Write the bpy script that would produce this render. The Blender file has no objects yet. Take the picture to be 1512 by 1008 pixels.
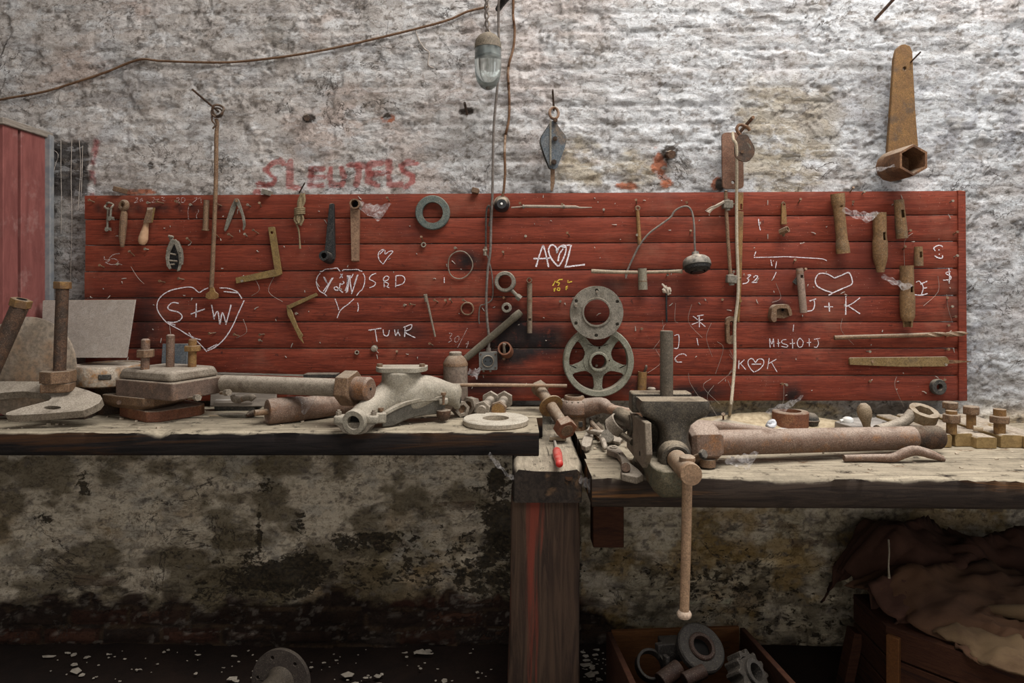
import bpy, bmesh, math, random
import numpy as np
from mathutils import Vector, Matrix, geometry
random.seed(7); RS = np.random.RandomState(5)
SC = bpy.context.scene; COL = SC.collection; PI = math.pi

# ---------------------------------------------------------------- camera, sky, lights, exposure
F = 1008.0; D = 2.42; CZ = 1.21; FZ = -0.08        # focal length in px, camera-to-wall distance, eye height, floor height
ZL = 0.785; ZR = 0.717                             # the two bench tops
cam = bpy.data.cameras.new('camera'); co = bpy.data.objects.new('camera', cam); COL.objects.link(co)
co.location = (0, -D, CZ); co.rotation_euler = (PI/2, 0, 0)
cam.sensor_width = 36; cam.lens = 24; cam.shift_y = -84/1512; cam.clip_start = .05
SC.camera = co
W = bpy.data.worlds.new('world'); SC.world = W; W.use_nodes = True
W.node_tree.nodes['Background'].inputs[0].default_value = (1, .965, .92, 1)
W.node_tree.nodes['Background'].inputs[1].default_value = .19
def area(name, loc, to, sx, sy, power, col):
    l = bpy.data.lights.new(name, 'AREA'); l.shape = 'RECTANGLE'; l.size = sx; l.size_y = sy; l.energy = power; l.color = col
    o = bpy.data.objects.new(name, l); COL.objects.link(o); o.location = loc
    o.rotation_euler = (Vector(to)-Vector(loc)).to_track_quat('-Z', 'Y').to_euler(); return o
area('skylight', (1.15, -1.25, 3.6), (.55, -.45, .9), 2.8, 1.35, 138, (1, .97, .925))
area('front_fill', (-.7, -5.2, 1.25), (-.2, 0, .55), 3.2, 1.7, 36, (1, .97, .93))  # added fill behind the camera, brightens the wall under the benches
area('side_window', (4.2, -2.3, 2.4), (.4, 0, 1.3), 1.4, 1.4, 34, (.90, .95, 1))
SC.view_settings.view_transform = 'Standard'; SC.view_settings.look = 'None'
SC.view_settings.exposure = 0.12; SC.view_settings.gamma = 1.0; SC.view_settings.use_curve_mapping = False

# ---------------------------------------------------------------- pixel -> place helpers
def P(px, py, off):                                # point seen at px,py, `off` metres in front of the wall
    d = D-off; return Vector(((px-756)/F*d, -off, CZ-(py-420)/F*d))
def T(px, py, z):                                  # point of a horizontal plane seen at px,py
    d = (CZ-z)*F/(py-420); return Vector(((px-756)/F*d, d-D, z))
def Q(px, py, d): return P(px, py, D-d)
def sc(off): return (D-off)/F                      # metres per pixel at that distance
X_, Y_, Z_ = Vector((1,0,0)), Vector((0,1,0)), Vector((0,0,1))
BO = .045                                          # face of the tool board

# ---------------------------------------------------------------- mesh helpers
def frame(ax):
    ax = ax.normalized(); r = Vector((0,-1,0)) if abs(ax.y) < .9 else Z_
    u = (r-ax*r.dot(ax)).normalized(); return ax, u, ax.cross(u)
class MB:
    def __init__(s): s.v = []; s.f = []
    def add(s, vs, fs):
        b = len(s.v); s.v += [tuple(v) for v in vs]; s.f += [tuple(i+b for i in f) for f in fs]; return s
    def box(s, c, size, R=None):
        c = Vector(c); h = Vector(size)/2; R = R or Matrix.Identity(3)
        vs = [c+R@Vector((x*h.x, y*h.y, z*h.z)) for x in (-1,1) for y in (-1,1) for z in (-1,1)]
        return s.add(vs, [(0,1,3,2),(4,6,7,5),(0,4,5,1),(2,3,7,6),(0,2,6,4),(1,5,7,3)])
    def hull8(s, a, b):                            # two matching rings of 4+ points
        n = len(a); return s.add(list(a)+list(b), [tuple(range(n))[::-1], tuple(range(n, 2*n))]+[(i,(i+1)%n,n+(i+1)%n,n+i) for i in range(n)])
    def loft(s, rings, caps=True, close=False):
        n = len(rings[0]); vs = [p for r in rings for p in r]; fs = []
        m = len(rings)
        for k in range(m if close else m-1):
            a = k*n; b = ((k+1)%m)*n
            for i in range(n): j = (i+1)%n; fs.append((a+i,a+j,b+j,b+i))
        if caps and not close: fs += [tuple(range(n))[::-1], tuple(range((m-1)*n, m*n))]
        return s.add(vs, fs)
    def lathe(s, o, ax, prof, n=24, close=False, rot=0):
        ax, u, w = frame(Vector(ax)); o = Vector(o)
        rings = [[o+ax*h+(u*math.cos(2*PI*i/n+rot)+w*math.sin(2*PI*i/n+rot))*max(r,1e-5) for i in range(n)] for r, h in prof]
        return s.loft(rings, caps=not close, close=close)
    def cyl(s, p0, p1, r0, r1=None, n=16, rot=0):
        p0, p1 = Vector(p0), Vector(p1); L = (p1-p0).length; r1 = r0 if r1 is None else r1
        return s.lathe(p0, p1-p0, [(r0,0),(r1,L)], n, rot=rot)
    def ring(s, c, ax, ro, ri, h, n=32, b=.0015):
        return s.lathe(c, ax, [(ri,-h/2),(ro-b,-h/2),(ro,-h/2+b),(ro,h/2-b),(ro-b,h/2),(ri,h/2)], n, close=True)
    def tube(s, pts, r, n=8, sub=0):
        pts = [Vector(p) for p in pts]
        if sub: pts = smooth_path(pts, sub)
        m = len(pts); rr = r if isinstance(r, (list,tuple)) else [r]*m
        if len(rr) != m: rr = list(np.interp(np.linspace(0,1,m), np.linspace(0,1,len(rr)), rr))
        t = (pts[1]-pts[0]).normalized(); _, u, w = frame(t); rings = []
        for k, p in enumerate(pts):
            t2 = (pts[min(k+1,m-1)]-pts[max(k-1,0)])
            if t2.length > 1e-9:
                q = t.rotation_difference(t2.normalized()); u = q@u; t = t2.normalized()
            w = t.cross(u)
            rings.append([p+(u*math.cos(2*PI*i/n)+w*math.sin(2*PI*i/n))*rr[k] for i in range(n)])
        return s.loft(rings)
    def prism(s, loops, t):                        # loops of 3D points (outer, holes...), extruded by vector t
        tri = geometry.tessellate_polygon([[Vector(p) for p in l] for l in loops]); flat = [Vector(p) for l in loops for p in l]; n = len(flat)
        fs = [tuple(a) for a in tri]+[tuple(i+n for i in a) for a in tri]; b = 0
        for l in loops:
            m = len(l); fs += [(b+i, b+(i+1)%m, n+b+(i+1)%m, n+b+i) for i in range(m)]; b += m
        return s.add(flat+[p+Vector(t) for p in flat], fs)
    def flat(s, poly, off, t, holes=()):           # outline in px, front face `off` from the wall, thickness t
        return s.prism([[P(x,y,off) for x,y in l] for l in [poly]+list(holes)], (0,t,0))
    def htube(s, p0, p1, prof, wall, n=24, m=16, slots=()):   # hollow tube, prof = radii along it; slots (h0,h1,a0,a1)
        p0, p1 = Vector(p0), Vector(p1); ax, u, w = frame(p1-p0); L = (p1-p0).length
        hs = np.linspace(0,1,m+1); R = np.interp(hs, np.linspace(0,1,len(prof)), prof)
        pt = lambda r,h,i: p0+ax*(L*h)+(u*math.cos(2*PI*i/n)+w*math.sin(2*PI*i/n))*r
        vs = [pt(R[k],hs[k],i) for k in range(m+1) for i in range(n)]+[pt(R[k]-wall,hs[k],i) for k in range(m+1) for i in range(n)]
        B = (m+1)*n; fs = []
        def cut(k,i):
            hm = (hs[k]+hs[k+1])/2; a = ((i+.5)/n*360+180)%360-180
            return any(h0<hm<h1 and a0<a<a1 for h0,h1,a0,a1 in slots)
        for k in range(m):
            for i in range(n):
                if cut(k,i): continue
                j = (i+1)%n; a,b,c,d = k*n+i,k*n+j,(k+1)*n+j,(k+1)*n+i
                fs += [(a,b,c,d),(B+d,B+c,B+b,B+a)]
                for kk,ii,e in ((k-1,i,(b,a)),(k+1,i,(d,c)),(k,(i-1)%n,(a,d)),(k,(i+1)%n,(c,b))):
                    if kk<0 or kk>=m or cut(kk,ii): fs.append((e[0],e[1],B+e[1],B+e[0]))
        return s.add(vs, fs)
def smooth_path(pts, sub):
    out = []; m = len(pts)
    for k in range(m-1):
        a,b,c,d = pts[max(k-1,0)],pts[k],pts[k+1],pts[min(k+2,m-1)]
        for i in range(sub):
            t = i/sub; out.append(.5*((2*b)+(c-a)*t+(2*a-5*b+4*c-d)*t*t+(3*b-a-3*c+d)*t**3))
    return out+[pts[-1]]
def circ(cx, cy, r, n=24, a0=0, ry=None):
    return [(cx+r*math.cos(a0+2*PI*i/n), cy+(ry or r)*math.sin(a0+2*PI*i/n)) for i in range(n)]
def roundpoly(poly, r, k=4):
    out = []; n = len(poly)
    for i in range(n):
        p = Vector(poly[i]); a = Vector(poly[i-1]); b = Vector(poly[(i+1)%n]); rr = min(r, (a-p).length*.45, (b-p).length*.45)
        q0 = p+(a-p).normalized()*rr; q1 = p+(b-p).normalized()*rr
        for j in range(k+1):
            t = j/k; out.append(tuple(q0*(1-t)**2+p*2*t*(1-t)+q1*t*t))
    return out

ORG = {}
def mesh_of(mb, name, mat, org, smooth=35, weld=True):
    me = bpy.data.meshes.new(name); me.from_pydata([(v[0]-org.x, v[1]-org.y, v[2]-org.z) for v in mb.v], [], mb.f)
    bm = bmesh.new(); bm.from_mesh(me)
    if weld: bmesh.ops.remove_doubles(bm, verts=bm.verts, dist=2e-5)
    bmesh.ops.recalc_face_normals(bm, faces=bm.faces); bm.to_mesh(me); bm.free()
    me.materials.append(mat)
    if smooth: me.shade_smooth(); me.set_sharp_from_angle(angle=math.radians(smooth))
    return me
def finish(o, bev=0, mods=()):
    if bev:
        b = o.modifiers.new('bevel', 'BEVEL'); b.width = bev; b.segments = 2; b.limit_method = 'ANGLE'; b.angle_limit = .6; b.harden_normals = False
    return o
def tag(o, label, cat, group=None):
    o['label'] = label; o['category'] = cat
    if group: o['group'] = group
def thing(name, label, cat, loc, group=None):
    o = bpy.data.objects.new(name, None); COL.objects.link(o); o.location = loc; o.empty_display_size = .05
    tag(o, label, cat, group); ORG[o.name] = Vector(loc); return o
def part(par, name, mb, mat, bev=0, label=None, smooth=35):
    org = ORG[par.name]; o = bpy.data.objects.new(name, mesh_of(mb, name, mat, org, smooth)); COL.objects.link(o)
    o.parent = par; ORG[o.name] = org
    if label: o['label'] = label
    return finish(o, bev)
def one(name, mb, mat, label, cat, group=None, bev=0, smooth=35):
    a = np.array(mb.v); org = Vector((float((a[:,0].min()+a[:,0].max())/2), float((a[:,1].min()+a[:,1].max())/2), float(a[:,2].min())))
    o = bpy.data.objects.new(name, mesh_of(mb, name, mat, org, smooth)); COL.objects.link(o); o.location = org; ORG[o.name] = org
    tag(o, label, cat, group); return finish(o, bev)

# ---------------------------------------------------------------- material helpers
class NT:
    def __init__(s, name):
        s.m = bpy.data.materials.new(name); s.m.use_nodes = True; s.t = s.m.node_tree; s.b = s.t.nodes['Principled BSDF']; s.out = s.t.nodes['Material Output']
    def n(s, typ, **kw):
        x = s.t.nodes.new(typ)
        for k, v in kw.items(): setattr(x, k, v)
        return x
    def put(s, sock, v):
        if isinstance(v, bpy.types.NodeSocket): s.t.links.new(v, sock)
        elif isinstance(v, (tuple,list)) and len(v) == 3 and sock.type == 'RGBA': sock.default_value = (*v, 1)
        else: sock.default_value = v
    def coord(s, kind='Object', scale=(1,1,1), rand=False):
        if kind == 'World': c = s.n('ShaderNodeNewGeometry').outputs['Position']
        else: c = s.n('ShaderNodeTexCoord').outputs[kind]
        mp = s.n('ShaderNodeMapping'); s.put(mp.inputs['Vector'], c); mp.inputs['Scale'].default_value = scale
        if rand:
            r = s.n('ShaderNodeObjectInfo').outputs['Random']; v = s.n('ShaderNodeCombineXYZ')
            k = s.math('MULTIPLY', r, 37.0); s.put(v.inputs[0], k); s.put(v.inputs[1], s.math('MULTIPLY', r, 91.0)); s.put(v.inputs[2], k)
            s.put(mp.inputs['Location'], v.outputs[0])
        return mp.outputs[0]
    def math(s, op, a, b=0.0, clamp=False):
        x = s.n('ShaderNodeMath', operation=op, use_clamp=clamp); s.put(x.inputs[0], a); s.put(x.inputs[1], b); return x.outputs[0]
    def noise(s, c, scale, detail=5, rough=.6, dist=0):
        x = s.n('ShaderNodeTexNoise'); s.put(x.inputs['Vector'], c); x.inputs['Scale'].default_value = scale; x.inputs['Detail'].default_value = detail
        x.inputs['Roughness'].default_value = rough; x.inputs['Distortion'].default_value = dist; return x.outputs['Fac']
    def voro(s, c, scale, feat='F1'):
        x = s.n('ShaderNodeTexVoronoi', feature=feat); s.put(x.inputs['Vector'], c); x.inputs['Scale'].default_value = scale; return x.outputs['Distance']
    def map(s, v, a, b, lo=0.0, hi=1.0):
        x = s.n('ShaderNodeMapRange', interpolation_type='SMOOTHSTEP'); s.put(x.inputs[0], v)
        for i, k in enumerate((a,b,lo,hi)): x.inputs[i+1].default_value = k
        return x.outputs[0]
    def mix(s, f, a, b, mode='MIX'):
        x = s.n('ShaderNodeMix', data_type='RGBA', blend_type=mode); s.put(x.inputs[0], f); s.put(x.inputs[6], a); s.put(x.inputs[7], b); return x.outputs[2]
    def bump(s, h, strength=.4, dist=.002):
        x = s.n('ShaderNodeBump'); s.put(x.inputs['Height'], h); x.inputs['Strength'].default_value = strength; x.inputs['Distance'].default_value = dist
        s.put(s.b.inputs['Normal'], x.outputs[0])
    def up(s, a=.1, b=.9):
        g = s.n('ShaderNodeNewGeometry'); x = s.n('ShaderNodeSeparateXYZ'); s.put(x.inputs[0], g.outputs['Normal']); return s.map(x.outputs[2], a, b)
    def done(s, col, rough=.8, metal=0.0):
        s.put(s.b.inputs['Base Color'], col); s.put(s.b.inputs['Roughness'], rough); s.put(s.b.inputs['Metallic'], metal); s.b.inputs['Specular IOR Level'].default_value = .25; return s.m
DUST = (.46, .385, .30)
def metal(name, c1, c2, dust=.75, dustcol=DUST, scale=30, rough=.7, metallic=0.0, bump=.5, speck=.25, c3=None, lo=.38, hi=.62):
    s = NT(name); c = s.coord('Object', rand=True); a = s.noise(c, scale, 7, .68, .4)
    col = s.mix(s.map(a, lo, hi), c1, c2)
    if c3: col = s.mix(s.map(s.noise(c, scale*.45, 5, .65), .52, .66), col, c3)
    f = s.noise(c, scale*9, 3, .7); col = s.mix(s.map(f, .38, .66, 0, .7), col, tuple(x*.38 for x in c1)); col = s.mix(s.map(s.noise(c, scale*2.6, 6, .7), .52, .66, 0, .6), col, tuple(x*.42 for x in c1))
    if speck: col = s.mix(s.math('MULTIPLY', s.map(s.noise(c, 420, 2, .5), .60, .72), speck), col, DUST)
    fine = s.noise(c, 260, 4, .7); u = s.math('MULTIPLY', s.up(.22, .95), s.map(s.noise(c, 20, 6, .65), .22, .56)); u = s.math('MULTIPLY', s.math('MULTIPLY', u, dust), s.map(fine, .30, .55, .45, 1))
    col = s.mix(u, col, s.mix(s.map(fine, .4, .66), tuple(v*.72 for v in dustcol), dustcol))
    s.bump(s.math('ADD', s.math('MULTIPLY', a, .8), s.math('ADD', f, s.math('MULTIPLY', fine, .4))), bump, .0018)
    return s.done(col, s.map(u, 0, 1, rough, .95), metallic)
# ---------------------------------------------------------------- materials
RUST = metal('rust', (.13,.062,.034), (.24,.125,.062), .8, c3=(.075,.045,.032))
RUST_BROWN = metal('rust_brown', (.165,.095,.056), (.225,.135,.076), .7, c3=(.13,.08,.05), speck=.4)
RUST_GOLD = metal('rust_gold', (.26,.145,.05), (.20,.095,.035), .6, c3=(.12,.065,.035))
RUST_DARK = metal('rust_dark', (.055,.036,.026), (.11,.058,.034), .7)
RUST_RED = metal('rust_red', (.22,.085,.042), (.16,.062,.036), .8, c3=(.26,.12,.06))
RUST_PALE = metal('rust_pale', (.185,.118,.085), (.15,.085,.056), .85, dustcol=(.47,.375,.31), c3=(.23,.105,.045), speck=.5)
GREY_IRON = metal('grey_iron', (.17,.15,.12), (.24,.21,.17), .7, c3=(.12,.10,.075))
DARK_IRON = metal('dark_iron', (.035,.033,.03), (.075,.066,.056), .55, speck=.3)
BLACK_IRON = metal('black_iron', (.012,.012,.013), (.03,.028,.027), .4, speck=.4, rough=.6)
BLUE_IRON = metal('blue_grey_iron', (.085,.105,.125), (.13,.135,.14), .5, c3=(.15,.11,.08))
GREEN_GREY = metal('green_grey_paint', (.21,.205,.155), (.26,.25,.195), .65, c3=(.15,.13,.09))
GREEN_RING = metal('dark_green_grey_ring', (.095,.115,.105), (.14,.145,.12), .45)
CAST = metal('cast_alloy', (.33,.295,.235), (.26,.225,.17), .85, dustcol=(.58,.51,.42), c3=(.20,.165,.12), bump=.4, speck=.4)
DUSTY = metal('dusty_iron', (.205,.165,.125), (.26,.215,.165), .9, dustcol=(.54,.465,.38), c3=(.15,.115,.085), speck=.5)
BRASS = metal('old_brass', (.235,.150,.052), (.175,.108,.042), .40, dustcol=(.45,.38,.25), rough=.55)
VISE = metal('vise_iron', (.062,.052,.041), (.10,.082,.06), .9, c3=(.035,.03,.026), dustcol=(.44,.36,.265), rough=.38, metallic=.35)
VISE_G = metal('vise_green', (.105,.10,.066), (.14,.115,.07), .6, c3=(.15,.085,.045))
TAN_STEEL = metal('tan_steel', (.36,.225,.135), (.27,.165,.10), .6, c3=(.20,.13,.085), rough=.5, speck=.15)
PLATE = metal('stained_plate', (.34,.275,.215), (.30,.225,.16), .5, scale=7, c3=(.32,.20,.12), bump=.2)
PALE_SHEET = metal('pale_sheet', (.37,.315,.275), (.30,.25,.215), .5, scale=60, c3=(.40,.35,.31), bump=.7)
def simple(name, col, rough=.6, c2=None, scale=40, dust=0, dustcol=DUST, **kw):
    s = NT(name); c = s.coord('Object', rand=True); a = s.noise(c, scale, 5, .6)
    x = s.mix(s.map(a, .35, .68), col, c2 or tuple(v*.7 for v in col))
    if dust: x = s.mix(s.math('MULTIPLY', s.map(s.noise(c, 60, 4, .6), .3, .62), s.math('MULTIPLY', s.up(-.1,.9), dust)), x, dustcol)
    s.bump(a, .3, .001); return s.done(x, rough)
BAKELITE = simple('bakelite', (.012,.013,.015), .35, (.02,.02,.022), dust=.8)
TOOLWOOD = simple('tool_handle_wood', (.50,.31,.19), .6, (.36,.21,.12), dust=.4)
REDPLASTIC = simple('red_handle_paint', (.55,.022,.02), .35, (.50,.03,.025), dust=.25, dustcol=(.8,.6,.5))
ROPE = simple('pale_rope', (.40,.34,.255), .95, (.25,.20,.14), 220); TWINE = simple('twine_fibre', (.24,.18,.105), .95, (.14,.10,.055), 220)
RAG = simple('rag_cloth', (.50,.42,.34), .95, (.40,.33,.26), 120)
CABLE = simple('cable_sheath', (.085,.07,.06), .8, (.15,.125,.11), 120, dust=.5)
WIRE = simple('rusty_wire', (.085,.042,.022), .9, (.14,.075,.04), 150, dust=.4)
WHITE_CAP = simple('white_enamel', (.75,.74,.72), .35, (.68,.66,.62))
SOCKET = simple('grey_socket', (.10,.10,.095), .6, (.14,.135,.125), dust=.5)
def wood(name, c1, c2, sc3, dust=None, c3=None, grain=1.0, kind='World', rand=False, rough=.85, bump=.5):
    s = NT(name); c = s.coord(kind, sc3, rand); c0 = s.coord(kind, (1,1,1), rand)
    g = s.noise(c, 4*grain, 8, .7, 1.2); col = s.mix(s.map(g, .36, .64), c1, c2)
    if c3: col = s.mix(s.map(s.noise(c, 1.1, 5, .65, .5), .54, .66), col, c3)
    if dust:
        u = s.math('MULTIPLY', s.up(.35,.9), s.map(s.noise(c0, 22, 8, .70), .30, .46)); dc = s.mix(s.map(g, .34, .62), dust, tuple(v*.62 for v in dust))
        dc = s.mix(s.map(s.noise(c0, 9, 7, .7), .46, .70, 0, .75), dc, tuple(v*.40 for v in dust)); dc = s.mix(s.map(s.noise(c0, 190, 3, .7), .5, .7, 0, .6), dc, tuple(v*.45 for v in dust)); dc = s.mix(s.map(s.noise(s.coord(kind, tuple(v*2.2 for v in sc3), rand), 3, 4, .6, .6), .60, .66, 0, .8), dc, (.05,.04,.03))
        col = s.mix(u, col, dc)
    s.bump(s.math('ADD', g, s.math('MULTIPLY', s.noise(c0, 150, 3, .6), .3)), bump, .004); m = s.done(col, rough); s.b.inputs['Specular IOR Level'].default_value = .12; return m
BENCH = wood('bench_timber', (.008,.007,.007), (.018,.014,.013), (.9,14,14), dust=(.50,.425,.315), c3=(.05,.024,.012))
BENCH_R = wood('bench_timber_worn', (.018,.013,.011), (.04,.028,.021), (.9,14,14), dust=(.46,.39,.29), c3=(.16,.075,.03))
POST = wood('post_timber', (.028,.018,.014), (.065,.040,.027), (12,12,.8), c3=(.135,.032,.021))
PALE_WOOD = wood('pale_batten', (.42,.33,.23), (.30,.22,.14), (3,30,30), dust=(.60,.52,.41))
CRATE = wood('crate_wood', (.034,.013,.008), (.052,.021,.011), (4,4,30), c3=(.024,.011,.008))
CRATE_IN = wood('crate_inner_wood', (.12,.048,.016), (.085,.034,.013), (4,30,30))
def mat_planks():
    s = NT('red_board_paint'); c = s.coord('World', (1.1,1,17), True); c0 = s.coord('World')
    g = s.noise(c, 5, 9, .72, 1.6); col = s.mix(s.map(g, .36, .63), (.225,.046,.025), (.105,.021,.012))
    col = s.mix(s.map(s.noise(c, 26, 4, .7, .6), .50, .66, 0, .65), col, (.055,.013,.010))
    c2 = s.coord('World', (.7,1,70), True); col = s.mix(s.map(s.noise(c2, 5, 5, .65, .8), .54, .64, 0, .32), col, (.055,.013,.010)); col = s.mix(s.map(s.noise(c0, 42, 5, .7), .62, .70, 0, .8), col, (.03,.012,.010))
    r = s.n('ShaderNodeObjectInfo').outputs['Random']; col = s.mix(s.map(r, 0, 1, 0, .35), col, (.17,.034,.017))
    col = s.mix(s.map(s.noise(c0, 2.2, 5, .6), .50, .68, 0, .55), col, (.10,.026,.020))
    vc = s.n('ShaderNodeVertexColor', layer_name='StainTone').outputs[0]; x = s.n('ShaderNodeSeparateColor'); s.put(x.inputs[0], vc)
    st = s.math('MULTIPLY', x.outputs[0], s.map(s.noise(c0, 28, 6, .7), .20, .48)); col = s.mix(st, col, (.014,.010,.010))
    d = s.map(s.voro(c0, 95), .10, .02); d = s.math('MULTIPLY', d, s.map(s.noise(c0, 6, 4, .6), .45, .62)); col = s.mix(s.math('MULTIPLY', d, .75), col, (.55,.46,.38))
    col = s.mix(s.math('MULTIPLY', s.map(s.noise(c0, 5, 7, .7), .48, .76), .22), col, (.30,.15,.10))
    col = s.mix(s.math('MULTIPLY', s.up(.4,.9), .8), col, DUST)
    s.bump(s.math('ADD', g, s.math('MULTIPLY', d, .6)), .55, .0025); m = s.done(col, .62); s.b.inputs['Specular IOR Level'].default_value = .12; return m
PLANK = mat_planks()
def mat_cabinet():
    s = NT('cabinet_red_paint'); c = s.coord('World', (5,5,1.2)); c0 = s.coord('World'); g = s.noise(c, 5, 7, .7, .8)
    col = s.mix(s.map(g, .35, .66), (.235,.078,.068), (.165,.052,.046)); col = s.mix(s.map(s.noise(c0, 9, 6, .7), .54, .7, 0, .5), col, (.34,.20,.18))
    s.bump(g, .5, .003); return s.done(col, .8)
CABINET = mat_cabinet()
GREY_WOOD = wood('grey_weathered_wood', (.30,.26,.22), (.19,.16,.135), (3,3,30), dust=(.5,.46,.42))
def mat_wall():
    s = NT('limewashed_brick'); c = s.coord('World'); vc = s.n('ShaderNodeVertexColor', layer_name='Col').outputs[0]
    cs = s.coord('World', (1,1,2.0)); a = s.noise(cs, 14, 9, .70, .5); b = s.noise(c, 75, 6, .7)
    mk = s.n('ShaderNodeSeparateColor'); s.put(mk.inputs[0], s.n('ShaderNodeVertexColor', layer_name='Mask').outputs[0])
    col = s.mix(s.map(a, .42, .66, 0, .34), vc, (.60,.54,.49), 'MULTIPLY')
    col = s.mix(s.map(b, .50, .68, 0, .62), col, (.46,.40,.34), 'MULTIPLY')
    f1 = s.map(s.noise(cs, 5.5, 10, .68, .3), .535, .548); f2 = s.map(s.noise(s.coord('World', (1,1,2.6)), 9, 9, .66, .4), .545, .556); f3 = s.map(s.noise(cs, 21, 8, .7), .56, .575)
    up_ = s.math('SUBTRACT', 1.0, mk.outputs[1]); col = s.mix(s.math('MULTIPLY', f1, .22), col, (.62,.56,.52), 'MULTIPLY'); col = s.mix(s.math('MULTIPLY', s.math('MULTIPLY', f2, up_), .25), col, (.70,.70,.71)); col = s.mix(s.math('MULTIPLY', f3, .32), col, (.55,.50,.47), 'MULTIPLY')
    ck = s.math('ABSOLUTE', s.math('SUBTRACT', s.noise(c, 3.2, 7, .62, .8), .5)); ck = s.math('MULTIPLY', s.map(ck, .0055, .0012), s.map(s.noise(c, 2.3, 3, .5), .5, .58)); col = s.mix(s.math('MULTIPLY', ck, .85), col, (.07,.055,.045))
    mo = s.map(s.math('ADD', s.noise(s.coord('World', (1,1,1.5)), 27, 10, .72, .3), s.math('MULTIPLY', mk.outputs[0], .45)), .765, .80); col = s.mix(s.math('MULTIPLY', mo, .93), col, s.mix(s.map(b, .4, .65), (.022,.017,.013), (.075,.055,.032)))
    col = s.mix(s.map(s.noise(c, 300, 4, .65), .56, .70, 0, .75), col, (.25,.20,.16), 'MULTIPLY')
    h = s.math('ADD', a, s.math('MULTIPLY', b, .85)); h = s.math('ADD', h, s.math('MULTIPLY', s.noise(c, 240, 4, .7), .40))
    h = s.math('SUBTRACT', h, s.math('ADD', s.math('MULTIPLY', f1, .30), s.math('MULTIPLY', f3, .22))); h = s.math('ADD', h, s.math('MULTIPLY', f2, .22)); h = s.math('SUBTRACT', h, s.math('ADD', s.math('MULTIPLY', ck, .6), s.math('MULTIPLY', mo, .25)))
    s.bump(h, .95, .006); return s.done(col, .95)
WALL = mat_wall()
def mat_floor():
    s = NT('dirty_floor_bounce'); c = s.coord('World'); a = s.noise(c, 3, 8, .7); col = s.mix(s.map(a, .35, .65), (.011,.006,.0045), (.024,.013,.009))
    sp = s.n('ShaderNodeSeparateXYZ'); s.put(sp.inputs[0], c); col = s.mix(s.map(s.math('ADD', sp.outputs[1], s.math('MULTIPLY', a, .5)), -.95, -.60, 1, 0), col, s.mix(s.map(a, .35, .65), (.40,.36,.30), (.30,.265,.22)))  # unseen pale floor towards the camera, added to bounce light under the benches
    s.bump(s.noise(c, 40, 6, .7), .6, .006); return s.done(col, .95)
FLOOR = mat_floor()
def mat_chalk(name, colr, lo=.44, hi=.56):
    s = NT(name); c = s.coord('World'); f = s.map(s.noise(s.coord('World', (1,1,1.6)), 330, 3, .65), lo-.06, hi-.06)
    tr = s.n('ShaderNodeBsdfTransparent'); mx = s.n('ShaderNodeMixShader'); s.put(mx.inputs[0], f); s.t.links.new(tr.outputs[0], mx.inputs[1]); s.t.links.new(s.b.outputs[0], mx.inputs[2])
    s.t.links.new(mx.outputs[0], s.out.inputs[0]); return s.done(colr, .95)
CHALK = mat_chalk('white_chalk', (.74,.68,.71)); CHALK_FAINT = mat_chalk('faint_chalk', (.52,.42,.40), .5, .62); CHALK_Y = mat_chalk('yellow_chalk', (.62,.45,.06))
def mat_web():
    s = NT('cobweb_silk'); c = s.coord('Object', (1,1,1), True); f = s.map(s.noise(c, 45, 7, .72, 1.2), .36, .78, .03, .55)
    tr = s.n('ShaderNodeBsdfTransparent'); mx = s.n('ShaderNodeMixShader'); s.put(mx.inputs[0], f); s.t.links.new(tr.outputs[0], mx.inputs[1]); s.t.links.new(s.b.outputs[0], mx.inputs[2])
    s.t.links.new(mx.outputs[0], s.out.inputs[0]); return s.done((.62,.58,.57), 1.0)
WEB = mat_web(); WEBT = simple('cobweb_thread', (.42,.365,.32), 1.0)
def mat_glass():
    s = NT('dusty_glass'); c = s.coord('Object'); s.b.inputs['Transmission Weight'].default_value = 1.0; s.b.inputs['IOR'].default_value = 1.3
    d = s.n('ShaderNodeBsdfDiffuse'); d.inputs[0].default_value = (.75,.76,.70,1); mx = s.n('ShaderNodeMixShader')
    s.put(mx.inputs[0], s.map(s.noise(c, 45, 5, .65), .3, .75, .02, .14)); s.t.links.new(s.b.outputs[0], mx.inputs[1]); s.t.links.new(d.outputs[0], mx.inputs[2]); s.t.links.new(mx.outputs[0], s.out.inputs[0])
    m = s.done((.86,.90,.90), .08); s.b.inputs['Specular IOR Level'].default_value = .5; return m
GLASS = mat_glass()
def cloth_mat(name, c1, c2):
    s = NT(name); c = s.coord('World'); a = s.noise(c, 9, 6, .65); col = s.mix(s.map(a, .35, .68), c1, c2)
    w = s.noise(c, 420, 2, .5); s.bump(s.math('ADD', w, s.noise(c, 30, 5, .6)), .4, .003); return s.done(col, .95)
SACK_DARK = cloth_mat('dark_sacking', (.050,.022,.014), (.075,.034,.022)); SACK_TAN = cloth_mat('tan_sacking', (.125,.08,.042), (.075,.043,.023)); SACK_BROWN = cloth_mat('brown_sacking', (.085,.042,.022), (.055,.026,.015))

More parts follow.
